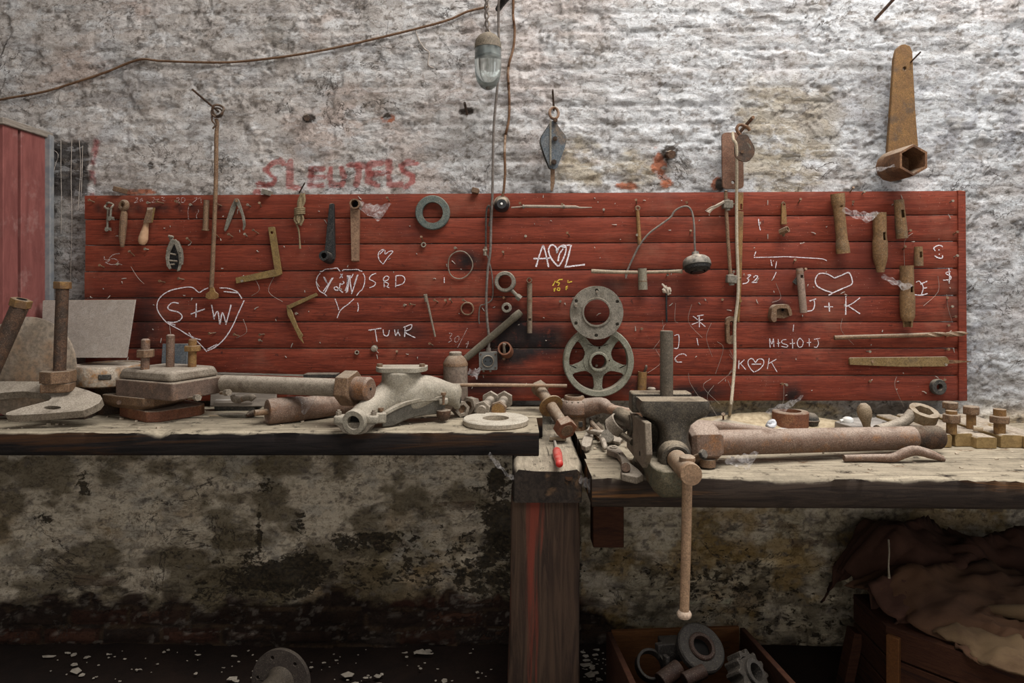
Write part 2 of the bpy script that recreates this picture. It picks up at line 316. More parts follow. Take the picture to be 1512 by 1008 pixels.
# ---------------------------------------------------------------- the wall: relief, colour, bricks
def lat(ix, iz, seed):
    h = (ix.astype(np.int64)*374761393+iz.astype(np.int64)*668265263+seed*144665) & 0x7fffffff
    h = ((h ^ (h >> 13))*1274126177) & 0x7fffffff; return ((h ^ (h >> 16)) & 0xffff)/65535.0
def vn(x, z, seed):
    ix = np.floor(x); iz = np.floor(z); fx = x-ix; fz = z-iz; fx = fx**3*(fx*(fx*6-15)+10); fz = fz**3*(fz*(fz*6-15)+10)
    return (lat(ix,iz,seed)*(1-fx)+lat(ix+1,iz,seed)*fx)*(1-fz)+(lat(ix,iz+1,seed)*(1-fx)+lat(ix+1,iz+1,seed)*fx)*fz
def fbm(x, z, seed, oct=5, g=.55):
    s = 0; a = 1; t = 0
    for k in range(oct): s = s+a*vn(x*2**k+k*17.3, z*2**k-k*9.1, seed+k); t += a; a *= g
    return s/t
def ss(v, a, b): t = np.clip((v-a)/(b-a), 0, 1); return t*t*(3-2*t)
CH, BL = .0665, .212                                # brick course height, brick length with joint
def course(z): return np.floor((z-FZ)/CH)
def brick_uv(x, z):
    zz = z+.010*(fbm(x*.8+3, z*.8, 70, 2)-.5); j = np.floor((zz-FZ)/CH); xo = x+((j%2)*.5)*BL+(lat(j, j*0, 31)-.5)*.05
    i = np.floor(xo/BL); return i, j, (xo-i*BL)/BL, (zz-FZ-j*CH)/CH
def wall_h(x, z):
    i, j, u, v = brick_uv(x, z); e = np.minimum(np.minimum(u, 1-u)*BL, np.minimum(v, 1-v)*CH)
    low = ss(z, .62, .25); rough = .55+.45*ss(x, -1.2, .8)+.3*low
    cover = 1-.85*ss(fbm(x*2.6, z*5, 61, 4)-.10*ss(x, -.4, -1.3)*(z > .8), .40, .56)*(1-.5*low)
    rough = rough*(1-.28*ss(x, .0, .9)*(z > .8))
    hb = ss(e+.010*(fbm(x*45, z*45, 5, 3)-.5), -.002, .016)*(.003+.008*lat(i, j, 11))*rough*cover
    calm = .30+.70*ss(fbm(x*1.7, z*2.6, 62, 4)+.08*ss(x, -.6, .8), .44, .58); rough = rough*calm
    lime = (fbm(x*4, z*13, 21, 7, .62)-.5)*.028*rough+(fbm(x*26, z*60, 22, 4, .6)-.5)*.010*rough+np.abs(fbm(x*6, z*15, 24, 5)-.5)*.014*rough
    big = (fbm(x*1.6, z*2.2, 23, 3)-.5)*.018
    fl = ss(fbm(x*7, z*10, 41, 6, .6), .555, .572)*(.0065+.003*low); cr = ss(.018-np.abs(fbm(x*4, z*6, 51, 4)-.5), 0, .016)*.004
    return -.022+hb+lime+big-fl-cr
def pdist(px, py, pts):
    d = np.full(px.shape, 1e9)
    for (x0,y0),(x1,y1) in zip(pts[:-1], pts[1:]):
        dx, dy = x1-x0, y1-y0; t = np.clip(((px-x0)*dx+(py-y0)*dy)/(dx*dx+dy*dy+1e-9), 0, 1); d = np.minimum(d, np.hypot(px-x0-t*dx, py-y0-t*dy))
    return d
def zm(pts, x0, y0, k): return [(x0+x/k, y0+y/k) for x, y in pts]
LETTERS = [zm(p, 370, 225, 5.815) for p in [
 [(262,85),(235,58),(170,85),(115,140),(150,185),(195,215),(170,260),(110,272),(50,262)], [(325,75),(318,180),(310,285),(400,298)],
 [(500,130),(495,280)], [(500,132),(560,130),(608,132)], [(500,205),(610,200)], [(495,275),(600,270)], [(665,130),(668,270),(770,270),(790,200),(768,125)],
 [(830,100),(975,102)], [(905,110),(910,190),(890,275)], [(1108,75),(1015,92),(1000,135)], [(1130,165),(1000,170)], [(1020,172),(990,235),(1080,275)],
 [(1175,65),(1180,270),(1280,265)], [(1422,85),(1340,75),(1280,105),(1300,150),(1380,190),(1385,240),(1330,290)], [(28,338),(50,330)]]]
def lerp(c, d, m): m = m[...,None]; return c*(1-m)+np.array(d)*m
def wall_col(x, z):
    px = 756+x/.0024; py = 420+(1.21-z)/.0024; n1 = fbm(x*3, z*4.5, 101, 5); n2 = fbm(x*14, z*22, 102, 5); n3 = fbm(x*1.3, z*1.7, 103, 4); n4 = fbm(x*30, z*40, 104, 4)
    right = ss(x, -1.1, 1.0); c = np.array([.50,.462,.438])*(1-right)[...,None]+np.array([.51,.52,.54])*right[...,None]
    c = lerp(c, (.40,.29,.24), ss(n1, .50, .68)*.5*(1-.5*right)); c = lerp(c, (.63,.64,.66), ss(n2, .54, .68)*.5); c = lerp(c, (.26,.23,.205), ss(fbm(x*10, z*24, 107, 5), .55, .68)*.5)
    c = lerp(c, (.24,.23,.235), ss(fbm(x*7, z*16, 105, 5), .58, .72)*.45)
    b = lambda cx, cy, rx, ry: np.exp(-((px-cx)/rx)**2-((py-cy)/ry)**2)
    och = np.clip(b(1190,190,75,90)+b(1110,150,40,60)*.5+b(900,240,90,45)*.7+b(845,235,30,40)+b(1450,330,60,80)*.35+b(1130,260,70,40)*.6+b(980,262,60,20)*.6, 0, 1)
    c = lerp(c, (.30,.235,.13), ss(och*(.1+1.7*n2), .38, .80)*.62)
    c = lerp(c, (.27,.25,.22), np.clip(b(405,40,22,90)+b(465,170,10,110)*.5+b(545,200,14,90)*.5+b(680,190,60,35)*.5, 0, 1)*ss(n2, .32, .6)*.55)
    c = lerp(c, (.19,.19,.215), np.clip(b(1330,165,170,80)*.8+b(1470,180,90,60)+b(1440,480,50,140)*1.1, 0, 1)*ss(n2, .44, .64)*.6)
    for cx, cy, rx, ry in ((975,240,11,22),(985,265,8,8),(925,273,16,5),(570,172,9,6),(1060,270,9,8),(200,283,22,5),(1375,585,6,4),(985,270,10,6)):
        c = lerp(c, (.36,.12,.062), ss(b(cx,cy,rx*1.2,ry*1.2)*(.05+1.9*n4*(.5+n2)), .36, .52)*.92)
    for cx, cy, rx, ry in ((990,224,16,11),(452,172,9,7),(568,168,8,5),(688,162,10,6),(218,244,5,6),(1065,272,7,9),(1330,262,10,6)):
        c = lerp(c, (.05,.04,.034), ss(b(cx,cy,rx*1.1,ry*1.1)*(.1+1.7*n4), .34, .55))
    low = ss(py, 575, 640); mold_shade_d = .16+.26*ss(py, 740, 880)+.22*ss(px, 520, 740)*(px < 860)*1.15+.05*(px > 860)+.5*(n1-.5); lc = np.array([.66,.57,.445])+0*c; lc = lerp(lc, (.20,.165,.10), ss(n1, .54, .68)*.7*(1-.5*(px > 860))); lc = lerp(lc, (.28,.17,.055), ss(fbm(x*5, z*7, 110, 5), .55, .7)*.6*ss(py, 700, 820)); lc = lerp(lc, (.44,.40,.34), ss(n2, .54, .66)*.6)
    lc = lerp(lc, (.13,.10,.055), ss(fbm(x*6, z*9, 112, 5)+(.22-.12*(px > 860))*ss(py, 740, 890), .50, .66)*.8); lc = lerp(lc, (.62,.53,.38), (px > 860)*ss(n2+.5*(n4-.5), .42, .55)*.72); lc = lerp(lc, (.34,.21,.06), (px > 860)*ss(fbm(x*6, z*8, 140, 5)+.12*ss(py, 760, 870), .56, .68)*.6)  # dirt and mold both deepen downward, painting in part of the shade gradient
    for cx, cy, rx, ry in ((122,715,14,26),(388,720,22,14),(438,770,16,20),(380,785,5,40),(545,240,1,1),(735,710,12,14),(745,770,30,40),(520,800,60,14),(60,770,20,12),(420,850,60,26)):
        mold_shade_d = mold_shade_d+b(cx,cy,rx,ry)*.6
    c = c*(1-low)[...,None]+lc*low[...,None]
    sand = np.clip(b(1120,602,90,14)+b(1210,612,60,14)*.6, 0, 1); c = lerp(c, (.56,.46,.30), ss(sand*(.5+n2), .35, .65))
    wall_foot_dark = np.clip(b(1000,596,40,10)+b(1300,606,80,14)*.6+b(1370,600,50,16)*.5, 0, 1); c = lerp(c, (.12,.09,.06), ss(wall_foot_dark*(.5+n2), .4, .7)*.6)  # darker brown patches along the wall just above the lower bench
    edge = 885+26*(fbm(x*2.5, z*0, 120, 3)-.5)*2-20*b(620,885,150,900)+60*ss(px, 850, 960)+1*(px>1180)*30
    tar = ss(py-edge+60*(n2-.5), -8, 14); i, j, u, v = brick_uv(x, z); c = lerp(c, (.017,.008,.006), tar*.97); mo_ = ss(np.minimum(np.minimum(u, 1-u)*BL, np.minimum(v, 1-v)*CH), .011, .004); c = lerp(c, (.085,.052,.028), mo_*tar*ss(n2, .40, .62)*.6); c = lerp(c, (.05,.018,.010), tar*(1-mo_)*ss(lat(i, j, 77), .55, .9)*.7)
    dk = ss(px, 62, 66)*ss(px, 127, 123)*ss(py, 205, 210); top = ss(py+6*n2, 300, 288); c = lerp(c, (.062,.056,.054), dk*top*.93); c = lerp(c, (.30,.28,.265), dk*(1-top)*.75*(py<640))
    crk = ss(.0045-np.abs(fbm(x*3.2, z*4.4, 130, 5)-.5), 0, .003)*ss(fbm(x*2, z*2.4, 131, 3), .46, .56); c = lerp(c, (.10,.085,.07), crk*.8)
    c = lerp(c, (.15,.125,.105), ss(fbm(x*38, z*60, 132, 3), .66, .74)*.7)
    for p in LETTERS: c = lerp(c, (.32,.07,.062), ss(pdist(px, py, p)+5*(n4-.5)+3*(n2-.5), 5.0, 3.6)*(.55+.45*n4))
    c = lerp(c, (.36,.10,.10), ss(pdist(px, py, [(137,208),(132,230),(131,288)]), 7, 2)*ss(n4, .4, .58)*.75)
    return np.clip(c, .004, .9), np.stack([np.clip(mold_shade_d, 0, 1)*low*(1-tar), low, low*0], -1)
def colour_attr(me, cols, name='Col'):
    a = me.color_attributes.new(name, 'FLOAT_COLOR', 'POINT'); a.data.foreach_set('color', np.concatenate([cols, np.ones((len(cols),1))], 1).astype(np.float32).ravel())
def struct(name, me):
    o = bpy.data.objects.new(name, me); COL.objects.link(o); o['kind'] = 'structure'; ORG[o.name] = Vector((0,0,0)); return o
def grid_mesh(name, xs, zs, mat):
    GX, GZ = np.meshgrid(xs, zs); H = wall_h(GX, GZ); nx, nz = len(xs), len(zs)
    V = np.stack([GX, -H, GZ], -1).reshape(-1, 3); idx = np.arange(nx*nz).reshape(nz, nx)
    q = np.stack([idx[:-1,:-1], idx[:-1,1:], idx[1:,1:], idx[1:,:-1]], -1).reshape(-1, 4)
    me = bpy.data.meshes.new(name); me.vertices.add(len(V)); me.vertices.foreach_set('co', V.astype(np.float32).ravel())
    me.loops.add(q.size); me.loops.foreach_set('vertex_index', q.astype(np.int32).ravel()); me.polygons.add(len(q)); me.polygons.foreach_set('loop_start', np.arange(0, q.size, 4, dtype=np.int32))
    me.update(); me.validate(); me.shade_smooth(); wc, wm = wall_col(GX, GZ); colour_attr(me, wc.reshape(-1, 3)); colour_attr(me, wm.reshape(-1, 3), 'Mask'); me.materials.append(mat); return me
wall = struct('wall_back', grid_mesh('wall_back', np.concatenate([np.arange(-2.6,-1.95,.02), np.arange(-1.95,1.95,.0052), np.arange(1.95,2.61,.02)]), np.arange(FZ-.02, 2.62, .0052), WALL))
def brick_rects():
    out = []
    for j in range(0, 38):
        for i in range(-14, 15):
            sh = ((j%2)*.5)*BL+(float(lat(np.array([j]), np.array([0]), 31)[0])-.5)*.05; x0 = i*BL-sh; z0 = FZ+j*CH
            cx = 756+(x0+BL/2)/.0024; cy = 420+(1.21-z0-CH/2)/.0024
            if cx < -30 or cx > 1545 or cy < -10 or cy > 975: continue
            if 105 < cx < 1445 and 278 < cy < 600: continue
            if 610 < cy < 690 or (cx < 125 and cy > 195 and cy < 700) or (370 < cx < 630 and 215 < cy < 290): continue
            if 735 < cx < 870 and cy > 680: continue
            out.append((x0, z0))
    return out
rects = brick_rects(); random.shuffle(rects)
def brick_mesh(x0, z0, nx=10, nz=5):
    a = random.uniform(.004, .011); b = random.uniform(.004, .009); us = np.linspace(a, BL-random.uniform(.004,.012), nx); vs_ = np.linspace(b, CH-random.uniform(.004,.009), nz)
    GX, GZ = np.meshgrid(x0+us, z0+vs_); gx = GX+RS.uniform(-.0022,.0022,GX.shape); gz = GZ+RS.uniform(-.0022,.0022,GX.shape)
    h = wall_h(GX, GZ); z = z0; proud = random.uniform(-.009, .0015)+(.006 if z < .25 else 0)-(.005 if x0 < -.5 and z > .8 else 0)
    hb = h.mean()*.45+h*.55; hh = hb+proud; e = np.zeros_like(hh); e[0,:]=e[-1,:]=1; e[:,0]=e[:,-1]=1
    hh = hh-e*.020; gx = gx+0*e; V = np.stack([gx, -hh, gz], -1).reshape(-1, 3); idx = np.arange(nx*nz).reshape(nz, nx)
    q = np.stack([idx[:-1,:-1], idx[:-1,1:], idx[1:,1:], idx[1:,:-1]], -1).reshape(-1, 4)
    me = bpy.data.meshes.new('brick'); me.from_pydata(V.tolist(), [], q.tolist()); me.shade_smooth()
    c, wm = wall_col(GX, GZ); c = c.reshape(-1, 3); colour_attr(me, wm.reshape(-1, 3), 'Mask'); t = random.random()
    if z < .22: c = c*(.6+1.1*random.random())+np.array([.008,.003,.001])*random.random()
    if t < .12 and z < .55: c = c*.6+np.array([.10,.045,.025])*.4
    colour_attr(me, np.clip(c, .004, .9)); me.materials.append(WALL); return me
for x0, z0 in rects[:300]:
    o = bpy.data.objects.new('brick', brick_mesh(x0, z0)); COL.objects.link(o); o.parent = wall
if len(rects) > 300:
    bm = bmesh.new()
    for x0, z0 in rects[300:]: m = brick_mesh(x0, z0); bm.from_mesh(m); bpy.data.meshes.remove(m)
    me = bpy.data.meshes.new('more_bricks'); bm.to_mesh(me); bm.free(); me.materials.append(WALL); o = bpy.data.objects.new('more_bricks', me); COL.objects.link(o); o.parent = wall; o['kind'] = 'stuff'
fm = MB(); fxs = np.linspace(-3, 3, 61); fys = np.linspace(.05, -5.0, 36)
fh = (fbm(*np.meshgrid(fxs*2, fys*2), 200, 4)-.5)*.03
fm.add([(x, y, FZ+float(fh[k][i])) for k, y in enumerate(fys) for i, x in enumerate(fxs)], [(k*61+i, k*61+i+1, (k+1)*61+i+1, (k+1)*61+i) for k in range(35) for i in range(60)])
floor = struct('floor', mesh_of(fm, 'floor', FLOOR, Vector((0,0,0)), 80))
ch = MB()
for k in range(230):
    px = random.choice([random.uniform(60,330), random.uniform(340,740), random.uniform(340,740), random.uniform(860,900)]); py = random.uniform(958, 1040); p = T(px, py, FZ+.012)
    r = random.choice([.002,.003,.004,.005,.007,.012]) if random.random() > .06 else .022; a0 = random.uniform(0, 6.3); w = random.uniform(.3, 1)
    n = random.choice([5,6,7]); pts = [p+Vector((r*random.uniform(.6,1.2)*math.cos(a0+2*PI*i/n), w*r*random.uniform(.6,1.2)*math.sin(a0+2*PI*i/n), random.uniform(0,.3)*r)) for i in range(n)]; ch.prism([pts], (0,0,.0015))
FLAKE = simple('lime_flake', (.46,.40,.33), .95); fo = one('paint_flakes', ch, FLAKE, 'pale flakes of lime paint scattered over the dark floor', 'debris', smooth=0); fo['kind'] = 'stuff'

# ---------------------------------------------------------------- the red tool board
YB = [(288,281),(324,317),(362,356),(401,396),(440,436),(475,475),(514,514),(553,554),(592,592)]
def yb(i, px): a, b = YB[i]; return a+(b-a)*(px-127)/(1415-127)
def board_stain_tone(px, py):
    b = lambda cx, cy, rx, ry, k=1: k*np.exp(-(((px-cx)/rx)**2+((py-cy)/ry)**2)**1.5)
    s = b(758,495,32,42,1.3)+b(815,500,26,26)+b(690,385,24,17)+b(1020,580,60,14)+b(720,570,70,14,.9)+b(1170,585,18,18)+b(600,490,30,14,.8)+b(870,580,30,12,.8)+b(905,420,24,12,.7)+b(940,570,30,14,.8)+b(1150,447,14,5)+b(1410,445,14,30,.5)+b(755,515,45,20)
    for cx in (150,183,206,233,247,269,292,328): s = s+b(cx-4,307,8,8,.75)
    return np.clip(s+b(200,500,90,80,.35)+b(215,475,20,60,.5), 0, 1)  # last two terms darken the lower left of the board broadly
board = thing('tool_board', 'large dark red plank board on the brick wall, hung with old tools and chalked over', 'tool board', P(770, 590, .02))
def plank_mesh(poly_fn, x0, x1, off, t, n, gap):
    mb = MB(); rows = 6; fr = []; xs = np.linspace(x0, x1, n)
    for k in range(rows+1):
        for px in xs:
            ya, ybm = poly_fn(px); y = (ya+gap)+(ybm-ya-2*gap)*k/rows
            p = P(px, y, off-.005*(k in (0,rows))); fr.append(p)
    fs = [(k*n+i, (k+1)*n+i, (k+1)*n+i+1, k*n+i+1) for k in range(rows) for i in range(n-1)]; mb.add(fr, fs)
    B = len(fr); bk = [fr[i]+Y_*t for i in range(n)]+[fr[rows*n+i]+Y_*t for i in range(n)]
    mb.add(bk, []); fs2 = [(i, i+1, B+i+1, B+i) for i in range(n-1)]+[(rows*n+i+1, rows*n+i, B+n+i, B+n+i+1) for i in range(n-1)]
    side0 = [k*n for k in range(rows+1)]; side1 = [k*n+n-1 for k in range(rows+1)]
    fs2 += [tuple(side0+[B+n, B]), tuple(side1[::-1]+[B+n-1, B+2*n-1]), tuple([B+i for i in range(n)]+[B+n+i for i in range(n)][::-1])]
    mb.f += fs2; return mb
for i in range(8):
    mb = plank_mesh(lambda px, i=i: (yb(i,px), yb(i+1,px)), 126.5-random.uniform(0,2), 1415, BO-random.uniform(0,.0016), .026, 130, .75)
    o = part(board, 'plank', mb, PLANK, smooth=50); v = np.empty(len(o.data.vertices)*3); o.data.vertices.foreach_get('co', v); v = v.reshape(-1,3)+np.array(ORG[board.name]); d = D+v[:,1]
    s_ = board_stain_tone(756+v[:,0]*F/d, 420+(CZ-v[:,2])*F/d); colour_attr(o.data, np.stack([s_]*3, 1), 'StainTone')
part(board, 'batten', MB().flat([(1415.3,280.5),(1426,282),(1428.5,591.5),(1416,592)], BO+.004, .032), PLANK, bev=.0015)
# ---------------------------------------------------------------- benches
def slab(x0, x1, y0, y1, zb, zt, n=90, m_=3, jit=.004, worn=.012, seed=0, notch=None, lopen=False, skew=0.0):
    # timber plank: x0..x1 long, y0 front .. y1 back, worn front edge
    mb = MB(); rings = []
    xs = np.linspace(x0, x1, n); w = worn
    nz = lambda f, k: (fbm(xs*f+k*7.7+seed*3.1, xs*0+k*1.7, 300+k, 4)-.5)*2
    a = [nz(3,1)*jit, nz(9,2)*jit, nz(14,3)*jit, nz(6,4)*jit*.7, nz(22,5)*jit]
    er = np.clip(w*(1+1.3*nz(5,6)+.8*nz(17,7)), .003, .06); et = np.clip(w*(.8+1.3*nz(7,8)+.7*nz(21,9)), .002, .05)
    for k, x in enumerate(xs):
        if notch:
            g = math.exp(-((x-notch[0])/notch[1])**2)*notch[2]; er[k] += g*1.4; et[k] += g
        y0k = y0+skew*(x-x0)/(x1-x0)
        r = [(y0k+.004+a[0][k]*.5, zb), (y0k+a[1][k]*.6, zb+.006), (y0k+a[2][k]*.6, zb+(zt-zb)*.45), (y0k+a[0][k]*.7, zt-et[k]), (y0k+er[k]*.35, zt-et[k]*.35+a[4][k]*.3), (y0k+er[k]*1.05, zt+a[3][k]*.2)]
        for q in range(1, 5): yy = y0k+er[k]*1.05+(y1-.006-y0k-er[k]*1.05)*q/4; r.append((yy, zt+float((fbm(np.array([x*6.]), np.array([yy*30.]), 330+seed, 3)[0]-.5)*.005)))
        r += [(y1, zt-.006), (y1, zb)]
        rings.append([Vector((x, y, z)) for y, z in r])
    return mb.loft(rings)
lb = thing('workbench', 'thick black-edged timber workbench with dusty top, carrying the big castings', 'workbench', (-.8, -.25, ZL-.068), 'workbenches under the tool board')
part(lb, 'plank', slab(-2.25, .078, -.452, -.235, ZL-.068, ZL, 150, worn=.010, seed=1, notch=(-1.02,.028,.02)), BENCH, smooth=55)
part(lb, 'plank', slab(-2.25, .098, -.229, -.085, ZL-.066, ZL+.001, 110, worn=.006, seed=2), BENCH, smooth=55)
part(lb, 'plank', slab(-2.25, .098, -.080, .015, ZL-.066, ZL-.003, 110, worn=.006, seed=3), BENCH, smooth=55)
rb = thing('workbench', 'lower timber workbench with brown worn edge, carrying the vise', 'workbench', (1.0, -.35, ZR-.077), 'workbenches under the tool board')
part(rb, 'plank', slab(.205, 2.2, -.672, -.478, ZR-.077, ZR, 150, worn=.015, seed=4, jit=.006, skew=-.035), BENCH_R, smooth=55)
part(rb, 'plank', slab(.213, 2.2, -.472, -.235, ZR-.07, ZR-.001, 110, worn=.006, seed=5), BENCH_R, smooth=55)
part(rb, 'plank', slab(.21, 2.2, -.230, .015, ZR-.07, ZR+.001, 110, worn=.006, seed=6), BENCH_R, smooth=55)
tr = thing('bench_trestle', 'heavy dark timber post with red paint stains carrying the cross beam between the benches', 'trestle', (.095, -.45, FZ))
def beamy():
    mb = MB(); rings = []; ys = np.linspace(-.548, .0, 44)
    for k, y in enumerate(ys):
        f = lambda q: float((fbm(np.array([y*9.]), np.array([q*3.3]), 400+q, 4)[0]-.5)*.012)
        wr = max(0, 1-(y+.548)/.035); zt = ZR-.0015-abs(f(6))*.5-.012*wr**2; x0, x1 = .002+.006*wr+f(1)*.6, .196-.006*wr+f(2)*.4
        rings.append([Vector(p) for p in ((x0,y,.612),(x0+f(3)*.3,y,.665),(x0,y,zt-.014),(x0+.012,y,zt),(.06,y,zt+f(4)*.3-.004*wr),(.13,y,zt+f(5)*.3-.006*wr),(x1-.012,y,zt),(x1,y,zt-.012),(x1,y,.612))])
    return mb.loft(rings)
part(tr, 'cross_beam', beamy(), wood('beam_timber', (.020,.016,.014), (.04,.03,.024), (14,.9,14), dust=(.46,.39,.295), c3=(.10,.06,.035)), smooth=50)
def posty():
    mb = MB(); rings = []
    for z in np.linspace(.612, FZ, 40):
        f = lambda q, s=9: float((fbm(np.array([z*s]), np.array([q*3.3]), 430+q, 4)[0]-.5)*.010); t = (.612-z)/.7; xl = .001-.016*t+f(1); xr = .186+.004*t+f(2)
        rings.append([Vector(p) for p in ((xl+.006,-.540+f(3,5)*.4,z),(xl+.06,-.541+f(4,5)*.5,z),(xl+.12,-.541+f(5,5)*.5,z),(xr-.005,-.540+f(3)*.5,z),(xr,-.534,z),(xr,-.37,z),(xl,-.37,z),(xl,-.534,z))])
    return mb.loft(rings)
part(tr, 'post', posty(), POST, smooth=50)
part(tr, 'knot_plug', MB().cyl(Q(840,704,1.874), Q(840,704,1.868), .011, n=8), BENCH, label='round dark knot in the beam end')
part(tr, 'brace_block', MB().box((.275,-.44,.545), (.088,.07,.17)), CRATE, bev=.003, label='short dark red-brown timber block under the bench')

# ---------------------------------------------------------------- the red cabinet on the bench end
cab = thing('cabinet', 'weathered red wooden cabinet standing against the wall beside the board', 'cabinet', (-1.85, -.17, ZL))
cx0 = -1.635
def yzbox(x, y0, y1, z0, z1, t): return MB().box((x-t/2, (y0+y1)/2, (z0+z1)/2), (t, abs(y1-y0), z1-z0))
part(cab, 'side_board', yzbox(cx0, -.012, -.146, ZL+.004, 1.725, .022), CABINET, bev=.002)
part(cab, 'side_board', yzbox(cx0, -.160, -.226, ZL+.004, 1.725, .022), CABINET, bev=.002)
part(cab, 'back_strip', yzbox(cx0-.012, -.12, -.19, ZL+.004, 1.72, .014), RUST_DARK, label='dark gap strip between the side boards')
part(cab, 'top_board', MB().box((cx0-.205, -.120, 1.735), (.43, .24, .022)), GREY_WOOD, bev=.003, label='grey weathered top board')
part(cab, 'corner_post', yzbox(cx0+.018, -.008, -.03, ZL+.004, 1.735, .035), simple('blue_grey_wood', (.155,.165,.18), .9, (.24,.235,.23), 30), bev=.002, label='blue-grey edge strip by the wall')
part(cab, 'front_panel', MB().box((cx0-.222, -.216, 1.255), (.40, .02, .93)), CABINET, bev=.002)
# ---------------------------------------------------------------- things on the brick wall
def PB(x, y, o=0): return P(x, y, BO+o)
def pts(l, off): return [P(x, y, off) for x, y in l]
def wallpts(l, lift=.008, sub=6):                   # a line lying on the rough wall
    q = smooth_path([Vector((x, y, 0)) for x, y in l], sub); out = []
    for v in q:
        p = P(v.x, v.y, 0); h = float(wall_h(np.array([p.x]), np.array([p.z]))[0]); out.append(P(v.x, v.y, h+lift))
    return out
def nail(mb, p, tip, r=.0022, head=True):
    p, tip = Vector(p), Vector(tip); mb.cyl(p, tip, r, n=6)
    if head: a = (tip-p).normalized(); mb.cyl(tip-a*.002, tip+a*.001, r*2.2, n=8)
    return mb
one('wire', MB().tube(wallpts([(-60,160),(0,147),(62,136),(100,125),(155,107),(205,88),(240,90),(330,92),(400,86),(460,77),(520,65),(600,46),(660,30),(690,17),(720,10)], .013), .0042, 7), WIRE, 'long rusty wire running slantwise along the upper wall to the lamp', 'wire')
L = thing('hanging_lamp', 'capsule-shaped glass lamp with dusty cap hanging from twisted wire', 'lamp', P(720, 132, .16))
k = sc(.16); lc = P(720.5, 49, .16)
part(L, 'cap', MB().lathe(lc, -Z_, [(.0,0),(7*k,.5*k),(13*k,4*k),(18*k,10*k),(19.5*k,16*k),(19.8*k,23*k),(18*k,23*k),(17*k,15*k),(8*k,5*k),(0,4*k)], 32), metal('lamp_cap_metal', (.13,.105,.078), (.18,.145,.105), .35))
part(L, 'glass', MB().lathe(lc, -Z_, [(19.2*k,19*k),(19.6*k,24*k),(19.8*k,45*k),(19.2*k,60*k),(16.5*k,71*k),(11*k,79*k),(5*k,83*k),(0,84*k),(0,82.6*k),(5*k,81.5*k),(10.5*k,77.6*k),(15.6*k,70*k),(18*k,60*k),(18.6*k,45*k),(18.4*k,24*k),(18*k,19*k)], 36), GLASS)
part(L, 'bulb_holder', MB().lathe(lc, -Z_, [(0,8*k),(14*k,10*k),(14*k,34*k),(11*k,37*k),(0,38*k)], 24), simple('lamp_holder_grey', (.14,.17,.19), .5))
part(L, 'tip', MB().lathe(lc, -Z_, [(0,77*k),(3*k,77.5*k),(2.4*k,81*k),(0,82*k)], 10), RUST_DARK, label='small brown tip at the foot of the glass')
tw = MB()
for ph in (0, PI): tw.tube([lc+Vector((.006*math.cos(ph+i*.5)-.004*math.sin(i*.09), .006*math.sin(ph+i*.5), .002+.0045*i)) for i in range(42)], .0036, 6)
part(L, 'twisted_wire', tw, CABLE)
bk = MB().tube([P(735,14,.02), P(740,6,.05), P(752,-14,.12), P(724,-34,.165), P(718,-30,.165)], [.010,.012,.012,.008,.006], 8, 5)
one('bracket', bk, BLACK_IRON, 'black iron bracket at the picture top carrying the lamp wire', 'bracket')
one('cable', MB().tube(pts([(738,-30,),(736,20),(736.5,60),(735,120),(729,190),(727,290),(725,330),(724,370),(720,400),(718,440),(719,470),(722,500),(721,522)], .068), .0044, 8, 5), CABLE, 'grey cable hanging past the lamp down to the square socket', 'cable')
one('cable', MB().tube(pts([(717,372),(722,385),(727,410),(727,440),(716,449),(709,452),(707,470),(708,478)], BO+.008), .0025, 6, 5), CABLE, 'thin frayed cable end branching off beside the grey collar', 'cable')
one('cable', MB().tube(wallpts([(757,-20),(758,8),(757.5,22),(760,45),(758,70),(752,92),(750,108),(751,125),(752,150),(751,178),(746,200)], .012, 5)+pts([(745,225),(746,255),(744,280),(741,294)], .062), .0046, 7), WIRE, 'brown twisted flex running down the wall to the black bakelite knob', 'cable')
kn = thing('lamp_holder', 'round black bakelite knob with dusty rim hanging at the board top', 'lamp holder', PB(741,302,.03)); q = PB(741,303,.002)
part(kn, 'body', MB().lathe(q, -Y_, [(.020,0),(.026,.008),(.027,.02),(.023,.034),(.018,.042),(.016,.046),(.008,.046),(.007,.040),(0,.040)], 28), BAKELITE)
part(kn, 'rim', MB().lathe(q+Vector((0,0,.004)), -Y_, [(.024,-.001),(.0282,.004),(.0285,.012),(.024,.012)], 28, close=True), metal('knob_rim', (.30,.25,.19), (.24,.2,.15), .9), label='dusty tan rim')
part(kn, 'centre_pin', MB().cyl(q-Y_*.039, q-Y_*.050, .004, n=10), WHITE_CAP)
# poker
pk = thing('poker', 'long iron poker with flat spade tip hanging from a wire ring', 'poker', P(316,440,.06))
part(pk, 'rod', MB().tube(pts([(319,176),(321,184),(319.5,200),(319,260),(316.5,330),(313.5,400),(312,424)], .070), [.006,.0062,.007,.007,.007,.0075,.0075], 10, 4), RUST_BROWN)
part(pk, 'spade', MB().flat([(310,424),(315,424),(317,430),(322,434),(321.5,440),(318,441.5),(307,441.5),(303,439),(304,433),(309,430)], .074, .007), RUST_GOLD, bev=.001)
rg = MB(); c = P(322,163,.085); rg.tube([c+Vector((.019*math.cos(a), .006*math.sin(a*2), .019*math.sin(a))) for a in np.linspace(0, 2*PI, 25)], .004, 7)
rg.tube([c+Vector((.017*math.cos(a)-.006, .005+.006*math.cos(a), .016*math.sin(a)-.006)) for a in np.linspace(0, 2*PI, 21)], .003, 6); rg.tube(pts([(314,166),(313,178),(318,184),(314,190)], .08), .003, 6, 3)
part(pk, 'wire_ring', rg, RUST_DARK)
